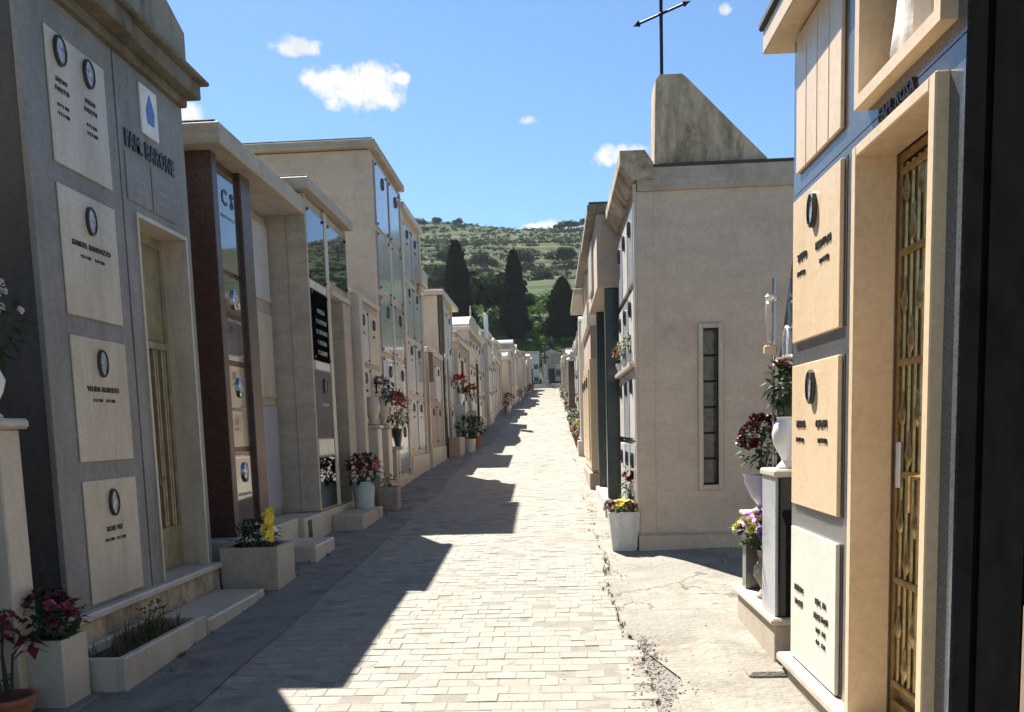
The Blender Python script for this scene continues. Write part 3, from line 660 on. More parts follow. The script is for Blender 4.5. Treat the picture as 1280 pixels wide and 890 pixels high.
# ---- generic tomb
def portrait_row(F, p, u, v1, w, far):
    F.oval(u, v1-.16, w, .06, .085, p)
    if not far: F.text('name_letters', random.choice(['MARIA', 'ROSARIO', 'CARMELA', 'VITO']), 'letter_metal', u, v1-.36, w, .055, parent=p)
def tomb(side, X, y0, y1, ztop, body, label, roof='flat', pan='cream_marble', cols=2, door='mid', trim='cream_marble', depth=2.6, over=.13, rowh=.72, detail=1, pil=True, name='family_tomb', plinth=.42, ped=.5, roofmat=None):
    ym = (y0+y1)/2; zb = g(y0)
    r = thing(name, label, 'tomb', (X-(1.2 if side == 'L' else -1.2), ym, g(ym)), 'tombs lining the cemetery street'); F = Front(side, X, r)
    v0 = g(ym)+plinth; vt = ztop-.16
    F.part('plinth', trim, y0-.03, y1+.03, -.4, .07, zb-.25, v0, .012)
    n = cols+(1 if door else 0); pw = .16 if pil else .05; W = (y1-y0-2*pw)/n
    di = {'mid': n//2, 'first': 0, 'last': n-1, None: -9}[door]
    ua = y0+pw+di*W+.07; ub = y0+pw+(di+1)*W-.07; dv = min(v0+2.15, vt-.25)
    F.part('core', body, y0, y1, -depth, -.3, zb-.25, vt, 0)
    if door: F.holed('wall', body, y0, y1, -.3, 0, v0, vt, ua, ub, v0, dv)
    else: F.part('wall', body, y0, y1, -.3, 0, v0, vt, .006)
    if pil:
        for a, b_ in ((y0-.012, y0+pw-.03), (y1-pw+.03, y1+.012)): F.part('pilaster', trim, a, b_, -.31, .045, v0, vt-.004, .008)
    if door:
        F.holed('door_frame', trim, ua-.06, ub+.06, -.05, .03, v0+.002, dv+.06, ua, ub, v0+.002, dv)
        d = F.part('door', random.choice(['dark_bronze', 'dark_bronze', 'old_iron']), ua, ub, -.26, -.22, v0+.003, dv-.002, .004)
        if detail:
            F.part('glazing', 'olive_glass', ua+.06, ub-.06, -.223, -.214, v0+.5, dv-.1, 0, d)
            for k in range(3):
                u = ua+(ub-ua)*(k+1)/4; F.part('bar', 'bronze', u-.012, u+.012, -.216, -.2, v0+.1, dv-.08, 0, d)
    for i in range(n):
        if i == di:
            if vt-dv > .62: p = F.panel(pan, ua, ub, dv+.14, vt-.12); portrait_row(F, p, (ua+ub)/2, vt-.12, .02, True) if detail else 0
            continue
        a = y0+pw+i*W+.06; b_ = a+W-.12; v = v0+.1; nr = max(1, int((vt-.08-v)/(rowh+.1))); hh = (vt-.08-v)/nr-.1
        for k in range(nr):
            q0 = v+k*(hh+.1); p = F.panel(random.choice([pan, pan, pan, 'white_stone']), a, b_, q0, q0+hh)
            if detail: portrait_row(F, p, (a+b_)/2, q0+hh, .02, y0 > 19)
            if detail and y0 < 26: F.bolts(a+.04, b_-.04, q0+.04, q0+hh-.04, .02, p)
    rm = roofmat or trim
    if roof == 'flat':
        F.part('roof_slab', rm, y0-.08, y1+.08, -depth-.05, over, vt, ztop-.03, .015); F.part('roofing', 'dark_roof', y0-.05, y1+.05, -depth, over-.04, ztop-.03, ztop, .01)
    else:
        F.part('cornice', rm, y0-.08, y1+.08, -depth-.05, over, vt, vt+.14, .02)
        if roof == 'gable': part('pediment', gable(MB(), F, y0-.02, y1+.02, -depth*.9, over-.06, vt+.142, vt+.14+ped), rm, r)
        if roof == 'parapet': F.part('parapet', body, y0+.1, y1-.1, -1.2, -.02, vt+.14, vt+.14+ped, .015); F.part('coping', trim, y0+.06, y1-.06, -1.24, .02, vt+.14+ped, vt+.20+ped, .012)
        if roof == 'arch':
            m = MB(); R_ = (y1-y0)*.42; pts = [(ym+R_*math.cos(math.pi*i/14), vt+.14+ped*math.sin(math.pi*i/14)) for i in range(15)]
            m.prism(pts, 'x', F.x(-1.2), F.x(.02)); part('pediment', m, trim, r)
        if roof in ('gable', 'arch') and detail:
            m = MB(); zt = vt+.14+ped; x = F.x(-.1); m.box(x-.025, x+.025, ym-.03, ym+.03, zt-.02, zt+.42, .005); m.box(x-.022, x+.022, ym-.15, ym+.15, zt+.23, zt+.29, .005); part('stone_cross', m, trim, r)
    return r, F

# out of frame on the left, nearest the camera (its wall shades the corner)
tomb('L', -3.12, .9, 4.36, 4.2, 'grey_plaster', 'grey rendered tomb just outside the left edge of the picture, nearest the camera', cols=2, detail=0)
# ---- red granite tomb
r = thing('family_tomb', 'dark red granite tomb with deep cream roof slab, second on the left', 'tomb', (-4.2, 9, g(9)), 'tombs lining the cemetery street'); F = Front('L', -3.31, r)
F.part('core', 'travertine', 7.42, 10.4, -2, 0, .1, 4.15, 0)
F.part('plinth', 'cream_marble', 7.6, 9.58, -.3, .44, .1, .74, .012)
F.part('pier', 'red_granite', 7.9, 8.02, 0, .355, .74, 4.158, .006); F.part('pier', 'red_granite', 8.60, 8.87, 0, .36, .74, 4.158, .006)
F.part('side_wall', 'red_granite', 8.02, 8.60, 0, .30, .74, 4.15, 0)
for k, (v0, v1) in enumerate([(3.18, 4.08), (2.36, 3.14), (1.56, 2.32), (.78, 1.52)]):
    p = F.panel('red_granite_polished', 8.03, 8.59, v0, v1, .302, .02)
    if k: F.oval(8.33, v1-.2, .322, .06, .095, p, 'chrome')
    else: F.text('name_letters', 'C S', 'letter_metal', 8.33, 3.78, .322, .2, parent=p, bold=.02)
    F.text('name_letters', 'LUIGI PECORARO', 'silver_letter', 8.31, v1-.42, .322, .04, parent=p)
F.part('jamb', 'cream_marble', 8.872, 8.93, 0, .30, .74, 4.15, .006)
F.part('memorial_panel', 'white_stone', 9.0, 10.36, 0, .03, 3.2, 4.05); F.part('memorial_panel', 'cream_marble', 9.0, 10.36, 0, .03, 2.1, 3.05); F.part('memorial_panel', 'grey_marble', 9.0, 10.36, 0, .03, .8, 2.0)
F.part('roof_slab', 'travertine', 7.72, 10.27, -2.1, .51, 4.16, 4.34, .012); F.part('roofing', 'dark_roof', 7.74, 10.25, -2.05, .47, 4.34, 4.362, .008)
r = vase_plant('flower_box', 'large square cream stone box with yellow and dark blue flowers before the red granite tomb', 'flower pot', (-2.66, 7.62, .28), [], 'beige_plaster', (.50, .20, .12, 260, .09, .03),
           ([('white_petal', 'open'), ('leaf_dark', 'open')], 14, .03), 'box', 'leaf_dark', square=square_pot((-2.66, 7.62, .24), .49, .50, .465, .04))
for k in range(11):
    o = link('blossom', blossom_mesh('yellow_petal', 'open'), r, Vector((-2.52+random.uniform(-.03, .03), 7.50+random.uniform(-.04, .04), .76+.024*k))-Vector((-2.66, 7.62, .28))); o.scale = (.042,)*3; o.rotation_euler = (random.uniform(.3, 1.6), random.uniform(-.6, .6), random.uniform(0, 1))
m = MB(); m.box(-2.88, -2.43, 8.68, 9.42, .2, .545, .015)
tag(link('stone_step', m.mesh('stone_step', 'cream_marble')), 'single cream stone step before the red granite tomb', 'step')
# ---- travertine tomb with dark mirror glass
r = thing('family_tomb', 'travertine tomb with black mirror glass panels reflecting the sky, third on the left', 'tomb', (-4, 11.4, g(11.4)), 'tombs lining the cemetery street'); F = Front('L', -2.85, r)
F.part('core', 'travertine', 10.43, 12.5, -2.5, -.42, .3, 4.43, 0)
F.holed('wall', 'travertine', 10.43, 12.5, -.42, -.012, .735, 4.43, 11.45, 12.02, .735, 3.42)
F.part('corner_pier', 'travertine', 10.418, 10.47, -.22, .012, .742, 4.44, .005)
F.part('plinth', 'cream_marble', 9.6, 12.42, -.4, .05, .2, .73, .012); F.part('plinth_band', 'red_granite_polished', 9.72, 9.86, .05, .055, .42, .70, 0)
F.part('strip', 'cream_marble', 11.255, 11.40, -.012, .02, .74, 4.42, .005); F.part('strip', 'cream_marble', 12.42, 12.49, -.012, .02, .74, 4.42, .005)
p = F.panel('mirror_glass', 10.475, 11.245, 3.5, 4.31, -.008, .02); F.bolts(10.51, 11.21, 3.53, 4.28, .012, p)
p = F.panel('mirror_glass', 11.41, 12.41, 3.6, 4.31, -.008, .02); F.bolts(11.45, 12.37, 3.63, 4.28, .012, p); F.text('monogram', 'U', 'letter_metal', 12.0, 4.0, .012, .22, parent=p, bold=.02)
F.part('label_band', 'pale_marble', 10.5, 11.22, -.012, .012, 3.39, 3.485)
p = F.panel('matt_black', 10.475, 11.245, 2.55, 3.375, -.008, .02); F.bolts(10.51, 11.21, 2.58, 3.34, .012, p)
for k, s_ in enumerate(['FAMIGLIA', 'N. ANTONIO', 'M. GIOVANNI', 'V. ROSALIA', 'P. GIUSEPPE']): F.text('inscription', s_, 'silver_letter', 10.9, 3.12-.125*k, .012, .075, parent=p)
F.part('label_band', 'pale_marble', 10.55, 11.2, -.012, .014, 2.44, 2.54)
p = F.panel('dark_grey_stone', 10.475, 11.245, 1.62, 2.42, -.008, .02); F.oval(10.9, 2.25, .012, .06, .09, p); F.text('name_letters', 'CIRO NAVA', 'silver_letter', 10.9, 2.0, .012, .06, parent=p)
F.part('label_band', 'pale_marble', 10.5, 11.22, -.012, .014, 1.40, 1.6)
p = F.panel('mirror_glass', 10.475, 11.245, .76, 1.38, -.008, .02)
F.part('lintel', 'cream_marble', 11.40, 12.42, -.3, .05, 3.43, 3.5, .008)
F.part('door', 'dark_bronze', 11.45, 12.02, -.40, -.36, .74, 3.42); F.part('jamb_slab', 'travertine', 12.03, 12.42, -.012, .03, .74, 3.42, .005)
F.part('roof_slab', 'travertine', 10.28, 12.52, -2.6, .11, 4.45, 4.585, .012); F.part('roofing', 'dark_roof', 10.30, 12.5, -2.55, .08, 4.585, 4.605, .008)
# ---- low monument between the third and fourth
r = thing('family_tomb', 'low marble wall tomb with urn pedestals before the tall pink tomb', 'tomb', (-4, 13.5, g(13.5)), 'tombs lining the cemetery street'); F = Front('L', -2.85, r)
F.part('wall', 'beige_plaster', 12.56, 14.46, -2.2, 0, .3, 3.62, .01); F.part('coping', 'cream_marble', 12.55, 14.47, -2.25, .06, 3.62, 3.69, .012)
F.part('pilaster', 'cream_marble', 12.56, 12.74, -.02, .14, .55, 3.615, .01); F.part('plinth', 'cream_marble', 12.57, 14.46, -.1, .09, .3, .62, .012)
for k, (v0, v1) in enumerate([(2.72, 3.5), (1.85, 2.64), (.7, 1.78)]):
    p = F.panel('white_stone', 12.95, 13.65, v0, v1); F.bolts(12.99, 13.61, v0+.04, v1-.04, .02, p); portrait_row(F, p, 13.3, v1, .02, False)
    p = F.panel('cream_marble', 13.72, 14.42, v0, v1); portrait_row(F, p, 14.07, v1, .02, False)
for u in (12.95, 13.75): F.part('urn_pedestal', 'cream_marble', u, u+.28, .03, .24, .55, 1.72, .01); F.part('pedestal_cap', 'cream_marble', u-.03, u+.31, .02, .27, 1.72, 1.77, .01)
urn = [(.05, 0), (.07, .02), (.04, .06), (.085, .16), (.11, .26), (.10, .34), (.07, .4), (.085, .42)]
m = MB(); m.lathe(hollow([(a*1.1, b_) for a, b_ in urn]), (-2.71, 13.09, 1.77), 20)
tag(link('marble_urn', m.mesh('marble_urn', 'cream_marble')), 'empty cream marble urn on the nearer pedestal beyond the mirror glass tomb', 'urn')
vase_plant('vase_of_flowers', 'cream marble urn with dark leaves and pink flowers on the farther pedestal', 'vase', (-2.71, 13.89, 1.77), hollow(urn), 'cream_marble', (.55, .2, .2, 140, .11, .04), ([('pink_petal', 'rose'), ('dark_red_petal', 'rose')], 9, .04), fmat='leaf_dark')
m = MB(); m.box(-2.80, -2.40, 10.75, 12.0, .2, .655, .015)
tag(link('stone_step', m.mesh('stone_step', 'beige_plaster')), 'cream stone block carrying the pale bucket of flowers', 'block')
vase_plant('flower_bucket', 'pale mint bucket of dark red flowers on a stone block before the low wall tomb', 'flower pot', (-2.60, 11.75, .655), hollow([(.13, 0), (.155, .33), (.165, .335), (.165, .36)]), 'mint_plastic', (.52, .26, .2, 220, .1, .05), ([('dark_red_petal', 'rose'), ('crimson_petal', 'rose'), ('pink_petal', 'rose')], 22, .045), 'bucket', 'leaf_dark')
vase_plant('flower_box', 'small square stone pot with a few sprigs on the ground before the low wall tomb', 'flower pot', (-2.44, 12.75, g(12.75)), [], 'urn_stone', (.42, .13, .08, 50, .08, .03), ([('pink_petal', 'open')], 6, .03), 'box', 'leaf_green', square=square_pot((-2.44, 12.75, g(12.75)), .26, .29, .36))
# ---- tall pink tomb
r = thing('family_tomb', 'tall pink travertine tomb with pale glossy panels, the tallest on the left', 'tomb', (-4, 15.7, g(15.7)), 'tombs lining the cemetery street'); F = Front('L', -2.85, r)
F.part('wall', 'pink_travertine', 14.5, 17.05, -2.1, 0, .3, 6.15, .01); F.part('plinth', 'cream_marble', 14.48, 17.06, -.2, .07, .3, .84, .012)
F.part('roof_slab', 'travertine', 14.36, 17.16, -2.2, .11, 6.16, 6.28, .015); F.part('roofing', 'dark_roof', 14.38, 17.14, -2.15, .08, 6.28, 6.30, .008)
for a, b_ in ((14.72, 15.72), (15.92, 16.92)):
    for k, (v0, v1) in enumerate([(5.02, 6.04), (4.0, 4.94), (3.0, 3.92), (1.96, 2.92), (.9, 1.88)]):
        p = F.panel('pale_lilac_marble', a, b_, v0, v1, 0, .03); F.bolts(a+.05, b_-.05, v0+.04, v1-.04, .03, p, r=.02)
        if k != 1: F.oval((a+b_)/2+.1, v1-.22, .03, .07, .1, p)
F.part('pilaster', 'cream_marble', 15.74, 15.90, 0, .04, .84, 4.95, .008); F.part('pilaster', 'cream_marble', 16.94, 17.04, 0, .05, .84, 6.1, .008)
vase_plant('vase_of_flowers', 'dark vase of red and orange gladioli against the tall pink tomb', 'vase', (-2.68, 14.95, 1.42), hollow([(.045, 0), (.07, .12), (.085, .28), (.1, .3)]), 'green_granite', (.62, .19, .30, 160, .2, .03), ([('red_petal', 'rose'), ('orange_petal', 'rose'), ('pink_petal', 'rose')], 30, .05))
m = MB(); m.box(-2.85, -2.60, 14.85, 15.05, 1.36, 1.42, .01); m.box(-2.80, -2.7, 14.9, 15.0, .84, 1.36, .01)
tag(link('vase_bracket', m.mesh('vase_bracket', 'cream_marble')), 'small marble bracket holding the red gladioli', 'bracket')
# ---- following tombs on the left
r, F = tomb('L', -2.85, 17.12, 19.4, 6.02, 'pink_travertine', 'pink tomb with cornice and a small projecting stone balcony, right after the tallest one', pan='grey_marble', cols=2, door=None, rowh=.85, over=.1)
F.part('balcony', 'cream_marble', 18.7, 19.5, 0, .16, 4.75, 5.05, .02); F.part('bracket', 'cream_marble', 18.9, 19.3, 0, .11, 4.55, 4.75, .03)
tomb('L', -2.8, 19.6, 22.05, 3.55, 'pink_render', 'low pink rendered tomb with brown strip beside the flat-roofed tomb on the left', roof='flat', pan='pink_render', cols=2, door=None, over=.06)
m = MB(); m.box(-2.8, -2.66, 19.62, 19.80, 2.75, 3.4, .02); tag(link('wooden_plaque', m.mesh('wooden_plaque', 'brown_marble')), 'narrow brown plaque high on the low pink tomb', 'plaque')
r, F = tomb('L', -2.9, 22.3, 25.5, 5.18, 'pink_travertine', 'pink flat-roofed tomb with black and white corner columns in the left row', pan='white_stone', cols=2, door='mid', over=.22)
F.part('column', 'black_granite', 22.31, 22.6, .05, .16, 1.33, 5.01, .02); F.part('column', 'white_stone', 22.9, 23.05, .05, .14, 1.33, 5.0, .02)
tomb('L', -2.8, 25.7, 28.5, 4.35, 'beige_plaster', 'low beige tomb with a flat parapet beyond the black and white columns', roof='parapet', ped=.15, pan='warm_marble', cols=2)
tomb('L', -2.75, 28.7, 33.6, 5.0, 'grey_plaster', 'plain boxy grey rendered tomb in the middle of the left row', roof='arch', ped=.55, pan='warm_marble', cols=3)
def bouquet(label, loc, spec, h=.55, pm='white_ceramic', n=14, group='flower vases along the street', k=1.0):
    return vase_plant('vase_of_flowers', label, 'vase', loc, hollow([(.06*k, 0), (.04*k, .04*k), (.09*k, .16*k), (.1*k, .24*k), (.08*k, .28*k)]), pm, (h*k, .2*k, .18*k, 70, .13*k, .05*k), (spec, n, .06*k), n=12, group=group)
bouquet('bright orange and pink bouquet high before the black and white columned tomb', (-2.6, 24.6, 2.35), [('orange_petal', 'rose'), ('pink_petal', 'rose'), ('red_petal', 'rose')], k=1.15)
m = MB(); m.box(-2.75, -2.45, 24.45, 24.75, g(24.6), 2.35, .02); tag(link('flower_pedestal', m.mesh('flower_pedestal', 'white_stone')), 'white stone pedestal below the bright orange bouquet', 'pedestal')
bouquet('deep red bouquet on a beige pedestal before the low beige tomb', (-2.55, 27.4, 2.25), [('red_petal', 'rose'), ('orange_petal', 'rose'), ('crimson_petal', 'rose')], k=1.1)
m = MB(); m.box(-2.72, -2.4, 27.2, 27.55, g(27.4)-.02, 2.25, .02); tag(link('flower_pedestal', m.mesh('flower_pedestal', 'beige_plaster')), 'beige stone pedestal below the deep red bouquet', 'pedestal')
vase_plant('potted_shrub', 'dark green shrub in a pale tub on the ground by the low beige tomb', 'potted plant', (-2.38, 24.2, g(24.2)), hollow([(.16, 0), (.2, .36), (.22, .38)]), 'white_stone', (.72, .36, .3, 300, .13, .06), None, 'tub', 'leaf_dark')
vase_plant('potted_shrub', 'rounded dark shrub in a terracotta tub beside the boxy grey tomb', 'potted plant', (-2.4, 26.3, g(26.3)), hollow([(.16, 0), (.2, .3), (.22, .32)]), 'terracotta', (.62, .34, .28, 260, .13, .06), ([('crimson_petal', 'rose')], 8, .05), 'tub', 'leaf_dark')
m = MB(); zb = g(23.1); m.box(-2.72, -2.42, 22.4, 23.6, zb-.05, zb+.5, .02); tag(link('flower_trough', m.mesh('flower_trough', 'pink_render')), 'pink stone trough on the ground before the black and white columned tomb', 'trough')
# ---- far left row
bodies = ['beige_plaster', 'pink_travertine', 'grey_plaster', 'travertine', 'pink_render', 'white_stone']
words = {'beige_plaster': 'beige', 'pink_travertine': 'pinkish stone', 'grey_plaster': 'grey', 'travertine': 'pale travertine', 'pink_render': 'pink', 'white_stone': 'whitish'}
rw = {'flat': 'flat roof slab', 'gable': 'gabled top and cross', 'parapet': 'raised parapet', 'arch': 'rounded top'}
ordn = ['first', 'second', 'third', 'fourth', 'fifth', 'sixth', 'seventh', 'eighth', 'ninth', 'tenth', 'eleventh', 'twelfth', 'thirteenth', 'fourteenth', 'fifteenth', 'sixteenth', 'seventeenth', 'eighteenth', 'nineteenth', 'twentieth', 'twenty-first', 'twenty-second', 'twenty-third', 'twenty-fourth', 'twenty-fifth', 'twenty-sixth', 'twenty-seventh', 'twenty-eighth', 'twenty-ninth', 'thirtieth']
rnd = random.Random(21); y = 34.0; k = 0
while y < 108:
    wdt = rnd.uniform(2.3, 3.3); h = rnd.uniform(2.9, 4.0); b_ = rnd.choice(bodies); rf = rnd.choice(['flat', 'flat', 'parapet', 'gable', 'arch'])
    tomb('L', -2.75-rnd.uniform(-.1, .35), y, y+wdt, g(y)+h, b_, f'{words[b_]} tomb with {rw[rf]}, {ordn[k]} past the boxy grey tomb, left row', roof=rf, ped=rnd.uniform(.25, .5), pan=rnd.choice(['cream_marble', 'white_stone', 'warm_marble', 'grey_marble']), cols=2, door=rnd.choice(['mid', 'first', None]), detail=1 if y < 45 else 0, over=rnd.uniform(.08, .3))
    if rnd.random() < .5:
        sp = rnd.choice([[('red_petal', 'rose'), ('orange_petal', 'rose')], [('yellow_petal', 'rose'), ('white_petal', 'rose')], [('pink_petal', 'rose'), ('crimson_petal', 'rose')]])
        yy = y+wdt*.5; zz = g(yy)
        bouquet(f'floor vase of flowers before the {ordn[k]} tomb past the boxy grey one, left side', (-2.45, yy, zz), sp, k=rnd.uniform(1.0, 1.5), pm=rnd.choice(['terracotta', 'white_ceramic', 'urn_stone']), n=9)
    y += wdt+rnd.choice([.05, .1, .35, .9]); k += 1
m = MB(); m.box(-2.7, -2.58, 35.1, 35.9, g(35)+3.55, g(35)+4.5, .02); tag(link('sign_board', m.mesh('sign_board', 'white_paint')), 'small upright white slab on a roof edge in the far left row', 'slab')

# ================================================================== RIGHT ROW
# ---- near black tomb at the right edge
r = thing('family_tomb', 'black granite fronted tomb cut off by the right edge of the picture', 'tomb', (2.6, 1.6, g(1.6)), 'tombs lining the cemetery street'); F = Front('R', 1.31, r)
F.part('core', 'dark_grey_stone', .2, 2.91, -2.6, -.02, -.2, 3.6, 0)
F.part('pilaster', 'matt_black', 2.78, 2.905, -.02, .02, .1, 3.6, .006); F.part('pilaster', 'matt_black', 2.505, 2.775, -.02, .008, .1, 3.6, .006)
for k in range(4): F.panel('brown_marble', 1.78, 2.49, .4+.8*k, 1.12+.8*k, -.02, .035)
F.part('pilaster', 'matt_black', 1.5, 1.76, -.02, .02, .1, 3.6, .006)
F.part('roof_slab', 'cream_marble', .1, 2.89, -2.7, .14, 3.6, 3.76, .015)
# ---- blue-grey granite tomb with the cream door frame
r = thing('family_tomb', 'blue-grey polished granite tomb with warm marble panels, statue niche and gilded door', 'tomb', (2.5, 3.95, g(3.95)), 'tombs lining the cemetery street'); F = Front('R', 1.3, r)
DU0, DU1, DV = 3.09, 3.84, 2.735
NU0, NU1, NV0, NV1 = 3.04, 3.79, 2.93, 3.53
F.part('core', 'grey_plaster', 2.96, 4.93, -2.6, -.34, -.1, 3.61, 0)
F.holed('wall', 'grey_plaster', 2.96, 4.93, -.34, -.03, -.1, 2.83, DU0, DU1, .352, DV); F.holed('wall', 'grey_plaster', 2.96, 4.93, -.34, -.03, 2.83, 3.61, NU0, NU1, NV0, NV1)
F.holed('facade_slab', 'blue_grey_granite', 2.945, 4.935, -.03, 0, .352, 2.826, DU0, DU1, .352, DV); F.holed('facade_slab', 'blue_grey_granite', 2.945, 4.935, -.03, -.001, 2.832, 3.61, NU0, NU1, NV0, NV1)
F.part('door_surround', 'warm_marble', DU1-.02, 3.872, -.125, .045, .354, 2.762, .005); F.part('door_surround', 'warm_marble', 3.058, DU0+.02, -.125, .045, .354, 2.762, .005); F.part('door_surround', 'warm_marble', DU0+.02, DU1-.02, -.125, .045, DV-.02, 2.762, .005)
da, db = DU0+.022, DU1-.022
d = F.holed('door', 'bronze', da, db, -.17, -.13, .356, DV-.022, da+.04, db-.04, .44, DV-.06)
F.part('back_sheet', 'muted_gold', da+.04, db-.04, -.168, -.157, .44, DV-.06, 0, d); um = (da+db)/2; F.part('stile', 'bronze', um-.014, um+.014, -.157, -.112, .44, DV-.06, .005, d)
for (a, b_) in ((da+.04, um-.014), (um+.014, db-.04)):
    for k in range(5):
        u = a+(b_-a)*(k+.5)/5; m = MB(); m.tube([(F.x(-.14), u, .5), (F.x(-.14), u, DV-.07)], .009, 6); part('rod', m, 'bronze', d)
    for v in (.5, .95, 1.4, 1.86, 2.3, 2.62):
        F.part('rail', 'bronze', a, b_, -.153, -.120, v, v+.03, .006, d)
        if v < 2.5:
            for j in range(4):
                u = a+(b_-a)*(j+.5)/4; m = MB(); m.lathe([(.003, -.05), (.022, -.03), (.032, 0), (.02, .03), (.009, .06), (.014, .08), (.003, .1)], (F.x(-.135), u, v+.10+.16*(j % 2)), 8, sx=.5); part('leaf_ornament', m, 'bronze', d)
F.part('lock_plate', 'white_paint', db-.10, db-.06, -.125, -.115, 1.36, 1.55, .004, d)
m = MB(); m.tube([(F.x(-.12), um+.03, 1.42), (F.x(-.07), um+.03, 1.42), (F.x(-.07), um+.03, 1.28)], .01, 8); part('handle', m, 'bronze', d)
for k, (v0, v1, mt) in enumerate([(2.06, 2.79, 'warm_marble'), (1.205, 1.94, 'warm_marble'), (.36, 1.08, 'pale_marble')]):
    p = F.panel(mt, 4.09, 4.87, v0, v1, 0, .02)
    if k < 2:
        F.oval(4.49, v1-.125, .02, .055, .085, p)
        F.text('name_letters', ['SALVO', 'MARIA'][k], 'letter_metal', 4.68, v1-.325, .02, .052, parent=p, bold=.008); F.text('name_letters', ['MARTORI', 'CALAFI'][k], 'letter_metal', 4.33, v1-.325, .02, .052, parent=p, bold=.008)
        F.text('date_letters', '1 8 1 900', 'letter_metal', 4.70, v1-.40, .02, .034, parent=p, bold=.01); F.text('date_letters', '8 1 1 972', 'letter_metal', 4.31, v1-.40, .02, .034, parent=p, bold=.01)
    else:
        F.text('name_letters', 'PIETRO', 'letter_metal', 4.70, .745, .02, .047, parent=p, bold=.008); F.text('name_letters', 'ROBBI', 'letter_metal', 4.70, .67, .02, .047, parent=p, bold=.008)
        for j, s_ in enumerate(['SAC.  FR.', 'MIRA TOTI']): F.text('name_letters', s_, 'letter_metal', 4.31, .74-.075*j, .02, .043, parent=p, bold=.008)
        for j, s_ in enumerate(['12 1   190', '4 8    198']): F.text('date_letters', s_, 'letter_metal', 4.31, .60-.06*j, .02, .034, parent=p, bold=.01)
    F.part('dark_strip', 'dark_opening', 4.052, 4.07, -.0, .003, v0, v1, 0)  # thin near-black strip set on the facade beside each panel
for k in range(4): F.panel('warm_marble', 4.105+k*.183, 4.279+k*.183, 2.92, 3.60, 0, .018, 'upper_slab')
n0 = F.part('niche_back', 'black_granite', NU0, NU1, -.20, -.16, NV0, NV1, 0)
F.holed('niche_frame', 'warm_marble', NU0-.03, NU1+.03, -.15, .055, NV0-.035, NV1+.03, NU0+.02, NU1-.02, NV0+.012, NV1-.02)
F.text('family_letters', 'FAM. ROSA', 'letter_metal', 3.50, 2.80, 0, .066, .01, bold=.03)
F.part('cornice', 'warm_marble', 2.93, 5.09, -2.7, .13, 3.62, 3.745, .008); F.part('roof_edge', 'dark_roof', 2.91, 5.11, -2.72, .15, 3.745, 3.79, .01)
F.part('ledge', 'cream_marble', 2.94, 4.97, -.3, .075, .30, .35, .012); F.part('plinth', 'beige_plaster', 2.95, 4.945, -.32, .045, -.1, .30, .006)
# statue in the niche: a robed standing figure in white marble
r = thing('niche_statue', 'white marble statue of a robed figure standing in the niche above the gilded door', 'statue', (1.36, 3.45, 2.943))
m = MB(); prof = [(.0, 0), (.105, 0), (.115, .03), (.108, .1), (.095, .2), (.085, .27), (.088, .32), (.08, .37), (.06, .405), (.028, .425), (.022, .44)]
n = 32; vs = []
for rr, z in prof:
    for i in range(n):
        a = 2*math.pi*i/n; fold = 1+.10*math.sin(a*7+z*6)*max(0, 1-z/.36)+.04*math.sin(a*13); vs.append((1.36+rr*fold*math.cos(a)*.8, 3.45+rr*fold*math.sin(a)*1.15, 2.943+z))
m.add(vs, [(j*n+i, j*n+(i+1) % n, (j+1)*n+(i+1) % n, (j+1)*n+i) for j in range(len(prof)-1) for i in range(n)]); m.sm = True
for s_ in (-1, 1): m.tube([(1.35, 3.45+s_*.085, 3.32), (1.29, 3.45+s_*.10, 3.24), (1.265, 3.45+s_*.015, 3.25)], .022, 8, .015)
m.lathe([(.001, -.036), (.02, -.03), (.03, -.01), (.031, .012), (.022, .03), (.001, .038)], (1.355, 3.45, 3.415), 14)
part('figure', m, 'statue_marble', r)
m = MB(); m.lathe([(.062, -.12), (.05, -.05), (.040, 0), (.038, .022), (.022, .046), (.001, .052)], (1.37, 3.45, 3.41), 16, sx=.9); part('veil', m, 'statue_marble', r)
m = MB(); m.box(1.05, 1.27, 4.84, 5.075, .12, .262, .02); tag(link('stone_slab', m.mesh('stone_slab', 'concrete')), 'small rough concrete slab on the ground at the corner of the granite tomb', 'slab')
lt = MB()
for _ in range(170):
    yy = 4.4+abs(random.gauss(0, 5)); xx = random.choice([-2.3+random.gauss(0, .15), random.uniform(-2, .4), .6+random.gauss(0, .25), .6+random.gauss(0, .25)]); L_ = random.uniform(.012, .03)
    if 8.5 < yy and xx > .75: continue
    leaf_geo(lt, (xx, yy, g(yy)+.052), (random.gauss(0, 1), random.gauss(0, 1), .1), L_, L_*.5, .1)
o = structure('fallen_leaves', lt, 'bark', smooth=False); tag(o, 'dry leaves and petals scattered over the paving', 'leaves', kind='stuff')
# ---- flower shrine beyond it
r = thing('grave_shrine', 'dark granite grave shrine with cream base and shelf of flower vases', 'grave', (1.6, 5.6, g(5.6)))
m = MB(); m.box(1.25, 2.3, 5.10, 6.16, .05, .47, .008); part('base', m, 'beige_plaster', r)
m = MB(); m.box(1.225, 2.3, 5.07, 6.18, .47, .512, .012); part('base_cap', m, 'cream_marble', r)
m = MB(); m.box(1.275, 1.55, 5.12, 5.46, .512, 1.33, .006); part('pillar', m, 'black_granite', r); m = MB(); m.box(1.258, 1.275, 5.125, 5.455, .514, 1.328, .004); part('facing', m, 'grey_marble', r)  # black body and added grey facing put shaded side and sunlit front into colour
m = MB(); m.box(1.28, 1.55, 6.02, 6.14, .512, 1.02, .006); part('pillar', m, 'blue_grey_granite', r)
m = MB(); m.box(1.245, 1.6, 5.10, 5.47, 1.33, 1.372, .01); part('shelf', m, 'cream_marble', r)
